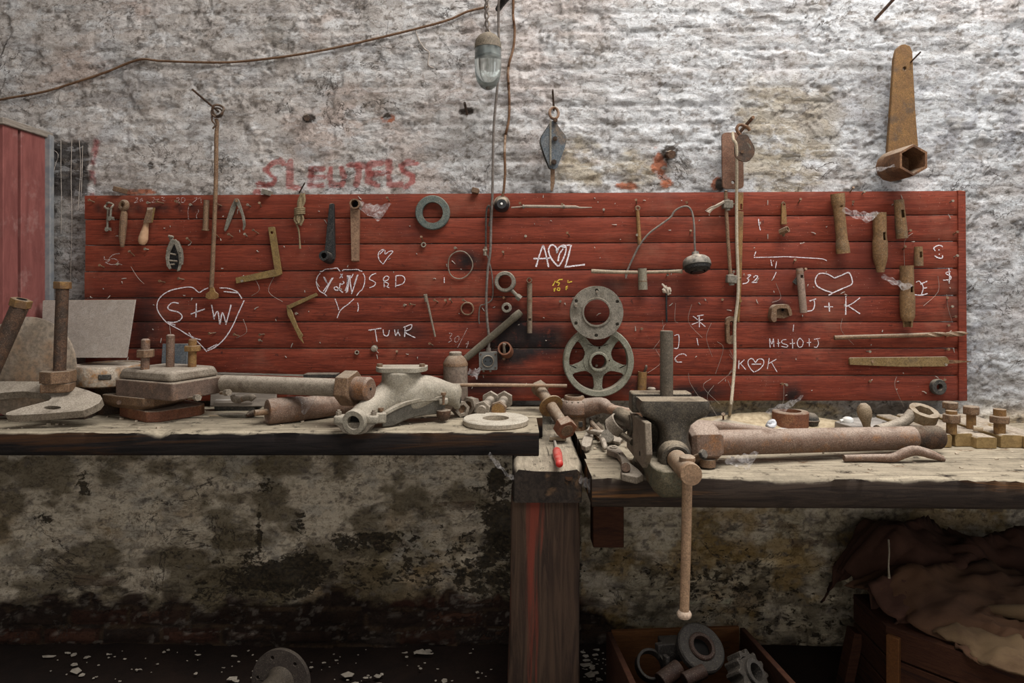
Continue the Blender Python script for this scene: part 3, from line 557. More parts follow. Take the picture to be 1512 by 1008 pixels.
def wall_spike(x0, y0, x1, y1, out, label, r=.004, mat=RUST_DARK): return one('nail', nail(MB(), P(x0,y0,-.03), P(x1,y1,out), r, False), mat, label, 'nail')
wall_spike(324,166, 284,132, .13, 'long rusty nail holding the ring of the poker', .0038)
wall_spike(690,170, 686,152, .06, 'short rusty nail in the wall near the hanging lamp', .0048)
wall_spike(1292,29, 1324,-6, .16, 'stout rusty spike in the wall at the picture top', .0055, RUST)
wall_spike(1336,101, 1359,77, .15, 'thin long nail through the hole of the giant socket spanner', .0028)
wall_spike(441,286, 450,270, .05, 'thin nail carrying the hank of twine', .0024)
one('bolt_stump', MB().cyl(P(987,228,-.03), P(992,228,.020), .015, n=7), RUST_DARK, 'rusty bolt stump in a dark hole of the wall', 'bolt')
one('bolt_stump', MB().cyl(P(452,173,-.03), P(453,174,.012), .011, n=7), RUST_DARK, 'small dark stump sunk in the wall above SLEUTELS', 'bolt')
one('thread', MB().tube(wallpts([(613,42),(618,58),(627,72),(634,78),(632,95),(640,100)], .006, 4), .0022, 5), WEBT, 'dirty thread hanging under the rusty wire beside a flake in the wall', 'thread')
for lab, a, b_, c_ in (('small wooden peg stuck above the loose eye spanner', (172,283), (183,278), RUST_BROWN), ('grey iron clip on the board edge under the letters SLEUTELS', (389,287), (400,282), GREY_IRON), ('flat iron clip on the board edge near the hanging cables', (697,279), (707,285), RUST_BROWN)):
    one('peg', MB().box(P((a[0]+b_[0])/2, (a[1]+b_[1])/2, .045), (.024,.05,.018), Matrix.Rotation(.25,3,'Y')), c_, lab, 'peg', bev=.002)
# snatch block
pb = thing('pulley_block', 'blue-grey teardrop pulley block hanging from a nail by a shackle', 'pulley', P(817,283,.05))
ck = roundpoly([(815,178),(820,178),(827,190),(838,203),(834,218),(823,247),(818,250),(812,248),(804,228),(797,206),(806,192)], 9)
part(pb, 'cheek', MB().flat(ck, .092, .006), BLUE_IRON, bev=.0012); part(pb, 'cheek', MB().flat([(x-2,y+1) for x,y in ck], .045, .008), DARK_IRON, bev=.0012)
part(pb, 'sheave', MB().lathe(P(817,212,.05), -Y_, [(0,0),(.036,0),(.036,.006),(.028,.015),(.036,.026),(.036,.034),(0,.034)], 28), DARK_IRON)
part(pb, 'strap', MB().flat([(811.5,178),(814.5,178),(814.5,244),(811.5,244)], .096, .004), GREY_IRON, bev=.0008)
for x, y, r in ((819.5,204.5,.0085),(818,239,.0095),(820,177.5,.0085)): part(pb, 'bolt', MB().cyl(P(x,y,.09), P(x,y,.106), r, n=6).cyl(P(x,y,.106), P(x,y,.112), r*.55, n=10), RUST_DARK)
c = P(818,167,.078); part(pb, 'shackle', MB().tube([c+Vector((.015*math.cos(a), .012*math.sin(a), .022*math.sin(a))) for a in np.linspace(0, 2*PI, 24)], .005, 8), RUST)
part(pb, 'becket', MB().flat([(813,249),(819,249),(818,276),(815.5,283),(813,280)], .074, .007).flat([(818,250),(819.5,250),(819,272),(817.5,272)], .060, .006), RUST_BROWN, bev=.001)
wall_spike(818,164, 816,133, .09, 'rusty nail carrying the teardrop pulley block', .004)
# giant socket spanner
gs = thing('socket_spanner', 'giant rusty hexagon socket spanner hanging high on the whitewashed wall', 'spanner', P(1340,272,.05))
bar = [(1308,250),(1311,222),(1317,140),(1320.5,86),(1324,72),(1330,66),(1337,65),(1344,68),(1347.5,76),(1349,110),(1352,165),(1356,215),(1352,250),(1330,262)]
part(gs, 'bar', MB().flat(bar, .045, .016, [circ(1336,101,2.6,12)]), metal('spanner_rust', (.20,.105,.035), (.145,.075,.03), .4, c3=(.085,.055,.035)), bev=.002)
c1 = P(1349,236,.17); cb = Vector((c1.x, -.03, c1.z)); k = sc(.17)
hx = lambda c, R: [c+Vector((R*math.sin(i*PI/3), 0, R*math.cos(i*PI/3))) for i in range(6)]
hx2 = lambda c, R: [p for i in range(6) for p in (hx(c,R)[i], (hx(c,R)[i]+hx(c,R)[(i+1)%6])/2)]
rd = lambda c, R: [c+Vector((R*math.sin(i*PI/6), 0, R*math.cos(i*PI/6))) for i in range(12)]
part(gs, 'socket', MB().loft([rd(cb, 23*k), rd(cb-Y_*.05, 24*k), hx2(c1+Y_*.03, 24*k), hx2(c1, 23.5*k), hx2(c1, 19.5*k), hx2(c1+Y_*.09, 18.5*k)]), metal('socket_rust', (.15,.07,.035), (.21,.105,.05), .6, c3=(.085,.04,.022)), bev=.0008, smooth=50)
# rusty plate, small pulley, rope
one('mounting_plate', MB().flat(roundpoly([(1066,195.5),(1097,195),(1098.5,278.5),(1067,278.5)], 7), .034, .010, [circ(1082.5,269,2.6,12)]), metal('plate_rust', (.17,.085,.055), (.21,.11,.07), .5, c3=(.14,.06,.035)), 'brown rusty plate with a hole standing on the board edge behind the rope', 'plate', bev=.001)
sp = thing('pulley', 'small dark rusty pulley on a hooked spike carrying the long rope', 'pulley', P(1098,240,.09))
ck = roundpoly([(1090,199),(1101,197.5),(1106,206),(1113,218),(1112,229),(1103,239),(1095,238),(1085,232),(1084.5,216)], 6)
part(sp, 'cheek', MB().flat(ck, .128, .006), RUST_DARK, bev=.001); part(sp, 'cheek', MB().flat([(x+2,y) for x,y in ck], .100, .006), RUST_DARK, bev=.001); part(sp, 'sheave', MB().cyl(P(1098,220,.104), P(1098,220,.121), .024, n=20), GREY_IRON)
part(sp, 'pin', MB().cyl(P(1096,224,.127), P(1096,224,.134), .005, n=8), RUST_BROWN)
part(sp, 'hook', MB().tube(pts([(1094,201),(1088,191),(1092,184),(1100,186),(1104,188),(1107,193)], .112), .0055, 7, 4), RUST)
wall_spike(1090,198, 1112,173, .15, 'rusty spike through the hook of the small pulley', .006, RUST)
rp = [P(1082,196,.10), P(1083,206,.125), P(1087,214,.13), P(1088,240,.118), P(1087.5,300,.08), P(1088,360,.075), P(1090,430,.075), P(1085,480,.08), P(1085,530,.10), P(1082,570,.14), P(1079,600,.19), T(1077,616,ZR+.006)]
one('rope', MB().tube(rp, .0052, 8, 6), ROPE, 'long pale rope hanging from the small pulley down to the bench', 'rope')

# ---------------------------------------------------------------- tools hanging on the board
DARKHOLE = simple('deep_hole', (.008,.007,.006), .9)
ky = thing('key_bunch', 'bunch of two old grey keys on a dusty ring', 'keys', PB(162,340,.012))
c = PB(161,304,.012); part(ky, 'ring', MB().tube([c+Vector((.013*math.cos(a), .005*math.sin(3*a), .011*math.sin(a))) for a in np.linspace(0, 2*PI, 22)], .0035, 6), DUSTY)
for dx, l in ((-1.5,38),(3,22)):
    part(ky, 'key', MB().tube(pts([(161+dx,306),(160+dx,306+l-8),(160.5+dx,303+l)], BO+.012+.004*dx/3), .0036, 7).flat([(157+dx,297+l),(164.5+dx,298+l),(165+dx,303+l),(161.5+dx,301+l),(158+dx,304+l),(155.5+dx,301+l)], BO+.015+.004*dx/3, .005), GREY_IRON)
es = thing('eye_spanner', 'tapering brown bar with a round eye hung on a nail', 'spanner', PB(182,365,.02))
c = PB(183,303.5,.018); part(es, 'eye', MB().lathe(c, Vector((-.35,-1,.1)), [(.0085,-.008),(.015,-.009),(.0205,-.004),(.0205,.004),(.015,.009),(.0085,.008)], 28, close=True), RUST_BROWN)
part(es, 'shank', MB().tube(pts([(183,311),(183,316),(182,330),(180.5,350),(180.5,364.5)], BO+.017), [.008,.0115,.0125,.011,.006], 10), RUST_BROWN)
wh = thing('chisel_handle', 'smooth tapered tool handle of pale wood with a square wooden block above', 'tool handle', PB(216,362,.02))
part(wh, 'handle', MB().lathe(PB(209.5,361.5,.02), P(216.5,328,.02)-P(209.5,361.5,.02), [(0,0),(.009,.002),(.0145,.012),(.0155,.024),(.013,.042),(.0095,.062),(.0085,.076),(.010,.082),(0,.082)], 22), TOOLWOOD)
part(wh, 'block', MB().hull8(pts([(211,329),(223.5,329),(226,308),(217,310)], BO+.036), pts([(212,329),(222,329),(226,306),(217,306)], BO+.006)), RUST_BROWN, bev=.001, label='tan squared block')
part(wh, 'side_strip', MB().hull8(pts([(222,329.5),(225.5,328),(229.5,307),(226.5,306)], BO+.034), pts([(222,329.5),(225.5,328),(229.5,307),(226.5,306)], BO+.012)), BRASS, label='narrow brassy strip')
bl = thing('shell_block', 'grey two-shelled iron pulley shell hanging open on the lower left-hand board planks', 'pulley shell', PB(257,402,.03))
bl['label'] = 'grey open iron shell of two curved rails hanging below the wooden tool handle'
for sgn, sh in ((-1,[(252,353),(246,366),(244,380),(246,393),(250,398),(252,396),(248.5,386),(250,372),(256,360),(258,354)]),(1,[(254,353),(259,353),(265,362),(268,374),(268.5,386),(265,399),(261,401),(264,388),(263,376),(258,362)])):
    part(bl, 'shell', MB().flat(sh, BO+.034+(.004 if sgn<0 else 0), .007), GREY_IRON, bev=.001)
part(bl, 'rear_shell', MB().flat([(258,354),(263,356),(268.5,368),(270,381),(269,391),(266.5,388),(266,374),(261,362)], BO+.016, .008), GREY_IRON, bev=.001)
part(bl, 'head', MB().cyl(PB(252.5,349,.02), PB(253,354,.02), .007, n=8).cyl(PB(249,348.5,.03), PB(256,350,.03), .0045, n=8), DUSTY)
for a, b_ in (((247,391),(258,390)),((264,391),(270,389.5)),((250,374),(260,376)),((249,384.5),(262,385.5))): part(bl, 'cross_pin', MB().cyl(PB(*a,.03), PB(*b_,.026), .0028, n=8), DUSTY)
for x, y in ((246.5,370),(245.5,377),(246,384),(247,391),(266,371),(267,379),(266,388)): part(bl, 'rivet', MB().cyl(PB(x,y,.033), PB(x,y,.041), .0024, n=6), DUSTY)
part(bl, 'sheave', MB().flat([(254,361),(258,362),(263,372),(264,386),(261,398),(252,396),(249,386),(250,373)], BO+.010, .008), BLACK_IRON, label='dark plate added for the shade between the rails')  # dark plate, no real sheave: paints the shade between the rails
pipe = thing('pipe_stub', 'short brown pipe with a flanged foot hanging in the top plank', 'pipe', PB(304,341,.02))
part(pipe, 'tube', MB().htube(PB(303.5,338,.018), PB(305,295.5,.018), [.0095,.0095], .002, 16, 6), RUST_BROWN); part(pipe, 'flange', MB().cyl(PB(303.3,340.5,.018), PB(303.4,338,.018), .0125, n=18), RUST_BROWN)
cal = thing('calipers', 'outside calipers with two curved legs hanging on the top plank', 'calipers', PB(348,341,.012))
part(cal, 'leg', MB().flat([(346.5,293),(351,293),(351,297),(348,306),(342,322),(335.5,338),(332,342),(330.5,339),(334,325),(341,304)], BO+.012, .005), GREY_IRON, bev=.0008); part(cal, 'leg', MB().flat([(347,293),(352,294),(356,304),(361,321),(362.5,332),(359.5,340.5),(358,339),(358.8,331),(356,317),(350,303)], BO+.018, .005), GREY_IRON, bev=.0008)
part(cal, 'pivot', MB().cyl(PB(349.5,296,.01), PB(349.5,296,.024), .006, n=12), RUST_BROWN)
sq = thing('try_square', 'larger brass-coloured angle square with a hole in its upright arm', 'square', PB(385,418,.01))
part(sq, 'long_arm', MB().flat([(395.5,336),(397,335),(404,334.5),(405.5,336),(416,404.5),(410,407.5),(405,398)], BO+.014, .009, [circ(401,343.5,2,12)]), BRASS, bev=.001)
part(sq, 'short_arm', MB().flat([(405,397.5),(416,404.5),(411,407.5),(348.5,418.5),(347.5,410)], BO+.0135, .009), BRASS, bev=.001)
sq2 = thing('angle_bar', 'smaller bent brass-coloured angle with a broken arm tip', 'square', PB(446,505,.01))
part(sq2, 'upper_arm', MB().hull8(pts([(423.5,451),(467,432),(470,436),(427,456)], BO+.02), pts([(423.5,452),(467,434),(469,437),(427,457)], BO+.004)), BRASS, bev=.001)
part(sq2, 'lower_arm', MB().flat([(423,450.5),(429,455),(440,484),(447,495),(445,499),(448,507),(441.5,499.5),(424,464)], BO+.018, .008), BRASS, bev=.001)
hk = thing('twine_hank', 'tied hank of tan twine hanging over the board edge below SLEUTELS', 'twine', PB(441,367,.02)); m = MB()
for i in range(11):
    t = random.uniform(-1,1); m.tube([PB(447+2*t,286+random.uniform(-1,2),.015+.01*random.random()), PB(445+5*t,297,.018+.01*random.random()), PB(442+2.5*t,311,.02+.012*random.random()), PB(441+7*t,323,.018+.014*random.random()), PB(441+3*t,332+random.uniform(-3,1),.014+.014*random.random())], .0034, 6, 4)
part(hk, 'loops', m, TWINE); m = MB()
for i in range(4): c = PB(442.5,308+i*2.6,.022); m.tube([c+Vector((.0165*math.cos(a), .014*math.sin(a), .002*math.cos(a))) for a in np.linspace(0, 2*PI, 18)], .003, 6)
part(hk, 'binding', m, TWINE); part(hk, 'loose_end', MB().tube([PB(438,331,.02), PB(441,340,.014), PB(442.5,355,.012), PB(443,367,.012)], [.0035,.003,.0025,.004], 6, 4), TWINE)
bs = thing('socket_wrench', 'black tapering socket wrench with its socket at the lower end', 'wrench', PB(484,388,.03))
part(bs, 'bar', MB().hull8(pts([(479,372),(494,384),(492.5,300),(486,301.5)], BO+.03), pts([(482,374),(496,380),(494.5,302),(488,300)], BO+.008)), BLACK_IRON, bev=.0012)
a = PB(487,382,.012); b_ = PB(478,377,.062); part(bs, 'socket', MB().htube(a, b_, [.019,.019,.0175], .007, 24, 6), BLACK_IRON); part(bs, 'hexagon_bore', MB().cyl(a+(b_-a)*.5, a+(b_-a)*.52, .012, n=6), DARKHOLE)
tb = thing('tube_wrench', 'brown flat bar with a round tube head at its top, hung beside the black wrench', 'wrench', PB(525,387,.03))
part(tb, 'bar', MB().hull8(pts([(518.5,385),(529,385),(530,306),(517,307)], BO+.026), pts([(521,387),(531,386),(532,303),(519,303)], BO+.008)), metal('tube_wrench_brown', (.21,.12,.075), (.28,.165,.10), .6), bev=.0012)
a = PB(528,303,.004); b_ = PB(523.5,300.5,.055); part(tb, 'tube_head', MB().htube(a, b_, [.0175,.0175], .0045, 24, 5), RUST_BROWN); part(tb, 'tube_floor', MB().cyl(a+(b_-a)*.3, a+(b_-a)*.32, .0135, n=16), DARKHOLE)
one('washer_ring', MB().ring(PB(639,314,.011), -Y_, 25.3*sc(BO), 15.3*sc(BO), .022, 48, .003), GREEN_RING, 'big green-grey ring hung on a nail near the board top', 'ring')
pn = thing('pin', 'thin pale pin with a holed head hanging aslant near the lettering TUVR', 'pin', PB(636,497,.01)); pn['label'] = 'thin pale pin with a holed head hanging aslant beside the chalk word'
part(pn, 'shaft', MB().cyl(PB(630,441,.012), PB(642.5,497,.010), .0042, .0032, 10), DUSTY); part(pn, 'head', MB().htube(PB(629.5,445,.012), PB(628,434.5,.016), [.006,.0065], .002, 14, 4), DUSTY)
one('ring', MB().ring(PB(690,455.5,.008), -Y_, .0235, .019, .014, 32), RUST_BROWN, 'small thin-walled brown ring on a nail above the chalk date', 'ring')
c = PB(679,391,.006); wr = MB().tube([c+Vector((.0425*math.cos(a)*(1+.05*math.cos(3*a)), 0, .048*math.sin(a)*(1+.03*math.sin(2*a)))) for a in np.linspace(0, 2*PI, 40)], .0022, 6)
one('wire_loop', wr, DUSTY, 'loose dusty wire loop hanging from a nail over a black stain', 'wire')
st = thing('spring_strap', 'narrow dark strap folded into a loop hanging beside the grey cable', 'strap', PB(720,380,.012))
part(st, 'band', MB().tube(pts([(717.5,364),(717.5,330),(718.5,310),(721.5,303.5),(724,308),(724,322),(722,334)], BO+.016), .0032, 6, 4), DARK_IRON); part(st, 'plug', MB().cyl(PB(716,377,.016), PB(717,364,.016), .0065, .005, 8).cyl(PB(713.5,370,.018), PB(719.5,369,.018), .005, n=8), DUSTY)
clr = thing('shaft_collar', 'heavy grey shaft collar with a set screw sticking out', 'collar', PB(746,432,.02))
part(clr, 'ring', MB().ring(PB(746,416,.022), Vector((-.08,-1,.06)), 15.4*sc(.06), 10.2*sc(.06), .036, 40, .003), GREY_IRON)
part(clr, 'set_screw', MB().cyl(PB(754,427,.02), PB(765,438,.02), .0065, n=10).cyl(PB(763,436.5,.02), PB(768.5,441,.02), .012, n=6), GREY_IRON)
bsh = thing('bush', 'little grey bush hanging on a nail under the grey collar', 'bush', PB(748,460,.02)); part(bsh, 'body', MB().ring(PB(748,454,.012), -Y_, .0175, .0085, .02, 28), GREY_IRON)
lt = thing('drilled_bar', 'slim upright brown tube with a hole at its top end', 'bar', PB(782,492,.014))
part(lt, 'tube', MB().htube(PB(782,491.5,.014), PB(782,418,.014), [.0088,.0088], .0025, 16, 20, [(.26,.30,-50,50)]), metal('drilled_bar_iron', (.20,.145,.095), (.14,.105,.075), .6)); part(lt, 'collar', MB().cyl(PB(782,446,.014), PB(782,442,.014), .0098, n=16), RUST_BROWN)
part(lt, 'eye', MB().htube(PB(782,414,.004), PB(781.5,413.5,.028), [.0095,.0095], .0035, 18, 4), RUST_BROWN)
dp = thing('tapered_tube', 'grey-green tube hanging slantwise across the stained planks', 'tube', PB(728,500,.02))
a = PB(688,529,.026); b_ = PB(770,459.5,.02); part(dp, 'tube', MB().lathe(a, b_-a, [(.0,0),(.0115,0),(.0125,.03),(.0125,.21),(.0138,.212),(.0138,.236),(.0118,.248),(0,.249)], 22), metal('tapered_tube_iron', (.135,.115,.082), (.10,.085,.06), .6, c3=(.075,.062,.05)))
so = thing('wall_socket', 'square grey electric socket with round face at the cable end', 'socket', PB(720,547,.02))
part(so, 'box', MB().flat(roundpoly([(707,520),(734,519.5),(734.5,546),(707.5,546.5)], 2), BO+.03, .03), SOCKET, bev=.002); q = PB(720.5,533,.03)
part(so, 'face_ring', MB().ring(q-Y_*.002, -Y_, 8.9*sc(.075), 7.6*sc(.075), .006, 32, .001), DUSTY); part(so, 'face', MB().cyl(q-Y_*.0012, q+Y_*.001, 7.6*sc(.075), n=28), simple('socket_face', (.035,.038,.04), .4))
for x in (717,724): part(so, 'pin_hole', MB().cyl(PB(x,533,.0318), PB(x,533,.030), .0022, n=10), DARKHOLE)
for x, y in ((710,523),(731.5,523),(731.5,543),(710.5,543)): part(so, 'screw', MB().cyl(PB(x,y,.029), PB(x,y,.0325), .003, n=10), RUST_DARK)
part(so, 'cable_gland', MB().cyl(PB(721,522,.018), PB(721.5,513.5,.02), .0105, .008, 12), CABLE)
part(so, 'foot_screw', MB().cyl(PB(714,546,.018), PB(714,549,.018), .004, n=8).cyl(PB(724,546,.018), PB(724,549,.018), .004, n=8), DUSTY)
rbu = thing('pipe_bush', 'rust-red hollow bush hung beside the square socket', 'bush', PB(746,530,.03)); a = PB(748.5,519.5,0); b_ = PB(745,514,.05)
part(rbu, 'tube', MB().htube(a, b_, [.0235,.0235], .005, 26, 6), RUST_RED); part(rbu, 'nail_tuft', MB().tube([PB(745,521,.035), PB(744,512,.05), PB(745,507,.052)], [.006,.004,.007], 7, 3), DUSTY)
sc_ = thing('scriber', 'long thin horizontal scriber resting on two nails near the board top', 'scriber', PB(815,308,.02))
part(sc_, 'shaft', MB().tube(pts([(755,306.5),(772,305)], BO+.02)+pts([(776,304.5),(830,305.2),(850,305.5)], BO+.02)+pts([(856,306.5),(874,306.2)], BO+.02), [.0028,.003,.0052,.0052,.0052,.003,.0015], 10), metal('scriber_steel', (.34,.27,.22), (.26,.2,.16), .8))
for x in (773,832.5): part(sc_, 'collar', MB().cyl(PB(x-1.2,305,.02), PB(x+1.2,305,.02), .0072, n=12), GREY_IRON)
rr = thing('round_bar', 'short round rusty bar with an eye at the top hung above the tap wrench', 'bar', PB(942,362,.015)); part(rr, 'shaft', MB().cyl(PB(944.3,361.5,.014), PB(941.3,309,.014), .0072, .0062, 14), RUST_GOLD)
part(rr, 'eye', MB().ring(PB(941.3,307.5,.014), -Y_, .0095, .0042, .012, 20), RUST_BROWN)
tw_ = thing('tap_wrench', 'long horizontal bar handle with an upright grey sleeve, hung on the planks', 'wrench', PB(945,428,.03))
part(tw_, 'handle', MB().tube(pts([(873,400),(876,400.3),(905,401.5),(945,402),(985,401),(1000,400.4),(1007,400.5)], BO+.022), [.0065,.0075,.0062,.0055,.0052,.0062,.0075], 12), metal('tap_handle_steel', (.36,.285,.20), (.28,.22,.15), .7))
part(tw_, 'sleeve', MB().htube(PB(949.3,427.5,.026), PB(948.3,396,.026), [.0158,.0158,.0148,.0148,.0152], .004, 24, 10), metal('sleeve_iron', (.205,.18,.135), (.24,.20,.14), .7)); part(tw_, 'groove_ring', MB().cyl(PB(948.9,415.5,.026), PB(948.9,414.5,.026), .0164, n=24), RUST_BROWN)
lh = thing('lamp_pendant', 'mushroom-shaped black lamp holder with dusty top hung by its own flex', 'lamp holder', PB(1026,405,.04)); q = PB(1027,376,.05); k = sc(.095)
part(lh, 'cap', MB().lathe(q, (Vector((.05,-.30,-1))), [(.0,-4*k),(5*k,-4*k),(5.5*k,0),(8*k,2*k),(15*k,4.5*k),(19*k,8*k),(20.5*k,13*k),(20.5*k,18*k),(19*k,19*k),(17*k,18*k),(15*k,12*k),(0,11*k)], 36), simple('dusty_bakelite', (.05,.045,.04), .6, (.07,.065,.055), dust=1.0, dustcol=(.40,.35,.29)))
part(lh, 'skirt', MB().lathe(q, Vector((.05,-.30,-1)), [(18*k,13*k),(19.6*k,18*k),(18*k,23*k),(13*k,26.5*k),(11*k,26.5*k),(10*k,17*k)], 30, close=True), BLACK_IRON); part(lh, 'screw_socket', MB().lathe(q, Vector((.05,-.30,-1)), [(0,12*k),(9*k,12*k),(9*k,27*k),(7*k,28*k),(0,28*k)], 20), BAKELITE)
part(lh, 'flex', MB().tube([PB(925,405,.012), PB(927,398,.014), PB(936,378,.016), PB(945,361,.018), PB(958,345,.02), PB(975,332,.02), PB(990,321,.022), PB(995,313,.024), PB(1003,307,.026), PB(1013,304.5,.028), PB(1019,308,.032), PB(1023,318,.036), PB(1025,335,.044), PB(1025.5,355,.05), PB(1026.5,374,.05)], .0034, 7, 4), CABLE)
part(lh, 'frayed_end', MB().tube([PB(926,400,.013), PB(924.5,406,.013), PB(924,411,.013)], [.004,.005,.002], 6), WEBT)
fr = thing('flange_ring', 'large round grey flange ring with six bolt holes hung over the spoked wheel', 'flange', PB(881,501,.06)); c = (881,461)
part(fr, 'plate', MB().flat(circ(881,461.5,39.5,64), .112, .016, [circ(881,461,21,40)]+[circ(x,y,2.6,10) for x,y in ((881,428.5),(851,444),(911.5,445),(850.5,477),(911.5,478.5),(880.5,495))]), GREY_IRON, bev=.003)
part(fr, 'lip', MB().ring(P(881,461,.112), -Y_, 22*sc(.115), 19*sc(.115), .010, 48, .0015), GREY_IRON); part(fr, 'back_rim', MB().ring(P(881,461.5,.090), -Y_, 38.5*sc(.1), 30*sc(.1), .012, 48), GREY_IRON)
part(fr, 'bolt', MB().cyl(P(881,429,.06), P(881.5,431,.130), .004, n=8), DUSTY); part(fr, 'bolt', MB().cyl(P(850,450,.10), P(850.5,451,.124), .006, n=7), DUSTY)
wl = thing('spoked_wheel', 'pale grey-green five-spoked pulley wheel standing under the flange ring', 'wheel', P(883,580,.07)); c = P(883,533,.075); k = sc(.075)
part(wl, 'rim', MB().lathe(c, -Y_, [(43*k,-.018),(50.5*k,-.02),(51.8*k,-.016),(49*k,0),(51.8*k,.016),(50.5*k,.02),(43.5*k,.019),(43*k,.012)], 72, close=True), GREEN_GREY)
part(wl, 'hub', MB().ring(c, -Y_, 14.6*k, 11.2*k, .05, 40, .002), GREEN_GREY); part(wl, 'hub_plate', MB().flat(circ(883,533,21.5,40), .083, .014, [circ(883,533,12.5,28), circ(885,513.5,1.6,8), circ(899,532.5,1.6,8)]), GREEN_GREY, bev=.001)
for a in (90,18,-54,234,162):
    ca, sa = math.cos(math.radians(a)), math.sin(math.radians(a)); f = lambda r, w: (883+ca*r-sa*w, 533+sa*r+ca*w)
    part(wl, 'spoke', MB().flat([f(19,-10.5),f(22,-8),f(28,-6.6),f(38,-6),f(42,-7.5),f(45,-10.5),f(45,10.5),f(42,7.5),f(38,6),f(28,6.6),f(22,8),f(19,10.5)], .080, .012), GREEN_GREY, bev=.002)
hw = thing('wire_hook', 'thin dark iron rod with a knot of cobwebbed rag at its top', 'hook', PB(984,478,.01)); part(hw, 'rod', MB().tube(pts([(984,428),(984,455),(984.5,476)], BO+.010), .0033, 7), BLACK_IRON)
m = MB()
for i in range(7): c = PB(984.5+random.uniform(-4,4),428+random.uniform(-6,5),.012); m.tube([c+Vector((random.uniform(-.008,.008), random.uniform(-.006,.006), random.uniform(-.01,.01))) for _ in range(5)], [.002,.004,.004,.002], 6, 4)
part(hw, 'rag_knot', m, RAG)
cr = thing('clamp_rod', 'slim brown rod with a grey clamp block near each end', 'rod', PB(1076,420,.02)); part(cr, 'rod', MB().tube(pts([(1071.5,284),(1072,300),(1074.5,350),(1078.5,405),(1079.5,420)], BO+.024), .0062, 12), RUST_BROWN)
for x, y, a in ((1074,302,0),(1080,412,.1)): part(cr, 'clamp_block', MB().box(PB(x,y,.024), (.034,.026,.028), Matrix.Rotation(a,3,'Y')), GREY_IRON, bev=.003); part(cr, 'collar', MB().cyl(PB(x-.8,y-8,.024), PB(x+.4,y+9,.024), .0095, n=12), GREY_IRON); part(cr, 'thumb_screw', MB().cyl(PB(x+6,y,.026), PB(x+14,y-1,.026), .0042, n=8), RUST_BROWN)
part(cr, 'knob', MB().lathe(PB(1071.8,288,.024), Z_, [(0,-.004),(.0055,0),(.004,.008),(.006,.014),(0,.019)], 12), RUST)
one('rag', MB().tube([PB(1069,298,.04), PB(1060,303,.036), PB(1052,308,.03), PB(1046,313,.024)], [.004,.006,.0045,.007], 7, 4).tube([PB(1069,297,.044), PB(1058,303,.04), PB(1050,306,.03), PB(1043,310,.02)], [.004,.003,.003,.001], 6, 4), RAG, 'torn pale rag strip tied to the upper clamp block', 'rag')
ru = thing('flat_strap', 'long ochre rusty strip standing upright behind the rope', 'strip', PB(1092,475,.01)); part(ru, 'upper_strip', MB().flat([(1088,284),(1098,284),(1097,310),(1089,310)], BO+.014, .008, [[(1093,301),(1096,301),(1096,309),(1093,309)]]), RUST_GOLD, bev=.001)
part(ru, 'long_strip', MB().flat([(1089.5,311),(1098,313),(1096,380),(1094,440),(1092,475),(1089,475)], BO+.012, .006), RUST_GOLD, bev=.001); part(ru, 'rivet', MB().cyl(PB(1093,444,.011), PB(1093,444,.018), .006, n=10), RUST_GOLD)
one('slotted_link', MB().flat(roundpoly([(1072,468),(1087,467),(1087,507),(1073,508.5)], 7), BO+.022, .016, [roundpoly([(1077.5,474),(1083.5,474),(1083.5,496),(1077.5,496)], 2.8)]), RUST_BROWN, 'brown oblong link plate with a long slot, half behind the rope', 'link', bev=.002)
ls = thing('small_socket_key', 'short ochre bar with a little hexagon socket across its foot', 'spanner', PB(1157,349,.02)); part(ls, 'bar', MB().flat([(1154,331),(1162,331),(1161,310),(1160,300),(1157,297),(1154.5,300),(1154.5,312)], BO+.014, .009, [circ(1157.5,302,1.7,10)]), RUST_GOLD, bev=.001)
a = PB(1152,343,.012); b_ = PB(1163.5,338,.034); part(ls, 'socket', MB().htube(a, b_, [.0105,.0115,.0115], .003, 6, 5), RUST_BROWN, smooth=20); part(ls, 'socket_floor', MB().cyl(a+(b_-a)*.6, a+(b_-a)*.62, .008, n=6), DARKHOLE); part(ls, 'tip', MB().cyl(PB(1157,344,.016), PB(1157,349,.016), .006, .004, 8), RUST_BROWN)
rp_ = thing('knobbly_tube', 'rough pinkish-brown tube with a nail through its top and a dark clip behind', 'tube', PB(1186,462,.03)); part(rp_, 'tube', MB().htube(PB(1186.5,461.5,.026), PB(1180.5,396.5,.02), [.0122,.0122,.0125,.012], .003, 20, 14, [(.80,.87,-20,40)]), metal('knobbly_tube_rust', (.235,.165,.125), (.28,.195,.15), .9)); part(rp_, 'cap', MB().cyl(PB(1181.2,404,.0205), PB(1180.3,395.5,.02), .0132, .011, 18), RUST_PALE)
part(rp_, 'clip', MB().hull8(pts([(1170,416),(1177,407),(1180,410),(1176,421)], BO+.018), pts([(1170,417),(1177,409),(1180,412),(1176,421)], BO+.002)), DARK_IRON, bev=.001)
uc = thing('clevis', 'brown U-shaped clevis clamp hanging under the roughest tube', 'clamp', PB(1154,477,.02)); uc['label'] = 'brown U-shaped clevis with a dark bore hanging on the planks'
part(uc, 'bridge', MB().flat(roundpoly([(1138,470),(1140,455),(1145,450),(1164,449),(1168.5,456),(1170,465),(1166,467),(1163,455),(1147,455.5),(1147,474),(1142,476)], 3), BO+.038, .03), RUST_BROWN, bev=.002); part(uc, 'back', MB().flat([(1144,454),(1166,453),(1167,466),(1158,470),(1146,469)], BO+.018, .014), RUST_BROWN, bev=.001); part(uc, 'bore', MB().ring(PB(1155,457,.018), -Y_, .0095, .006, .006, 18), RUST_DARK); part(uc, 'bore_floor', MB().cyl(PB(1155,457,.0175), PB(1155,457,.0192), .0062, n=14), DARKHOLE)
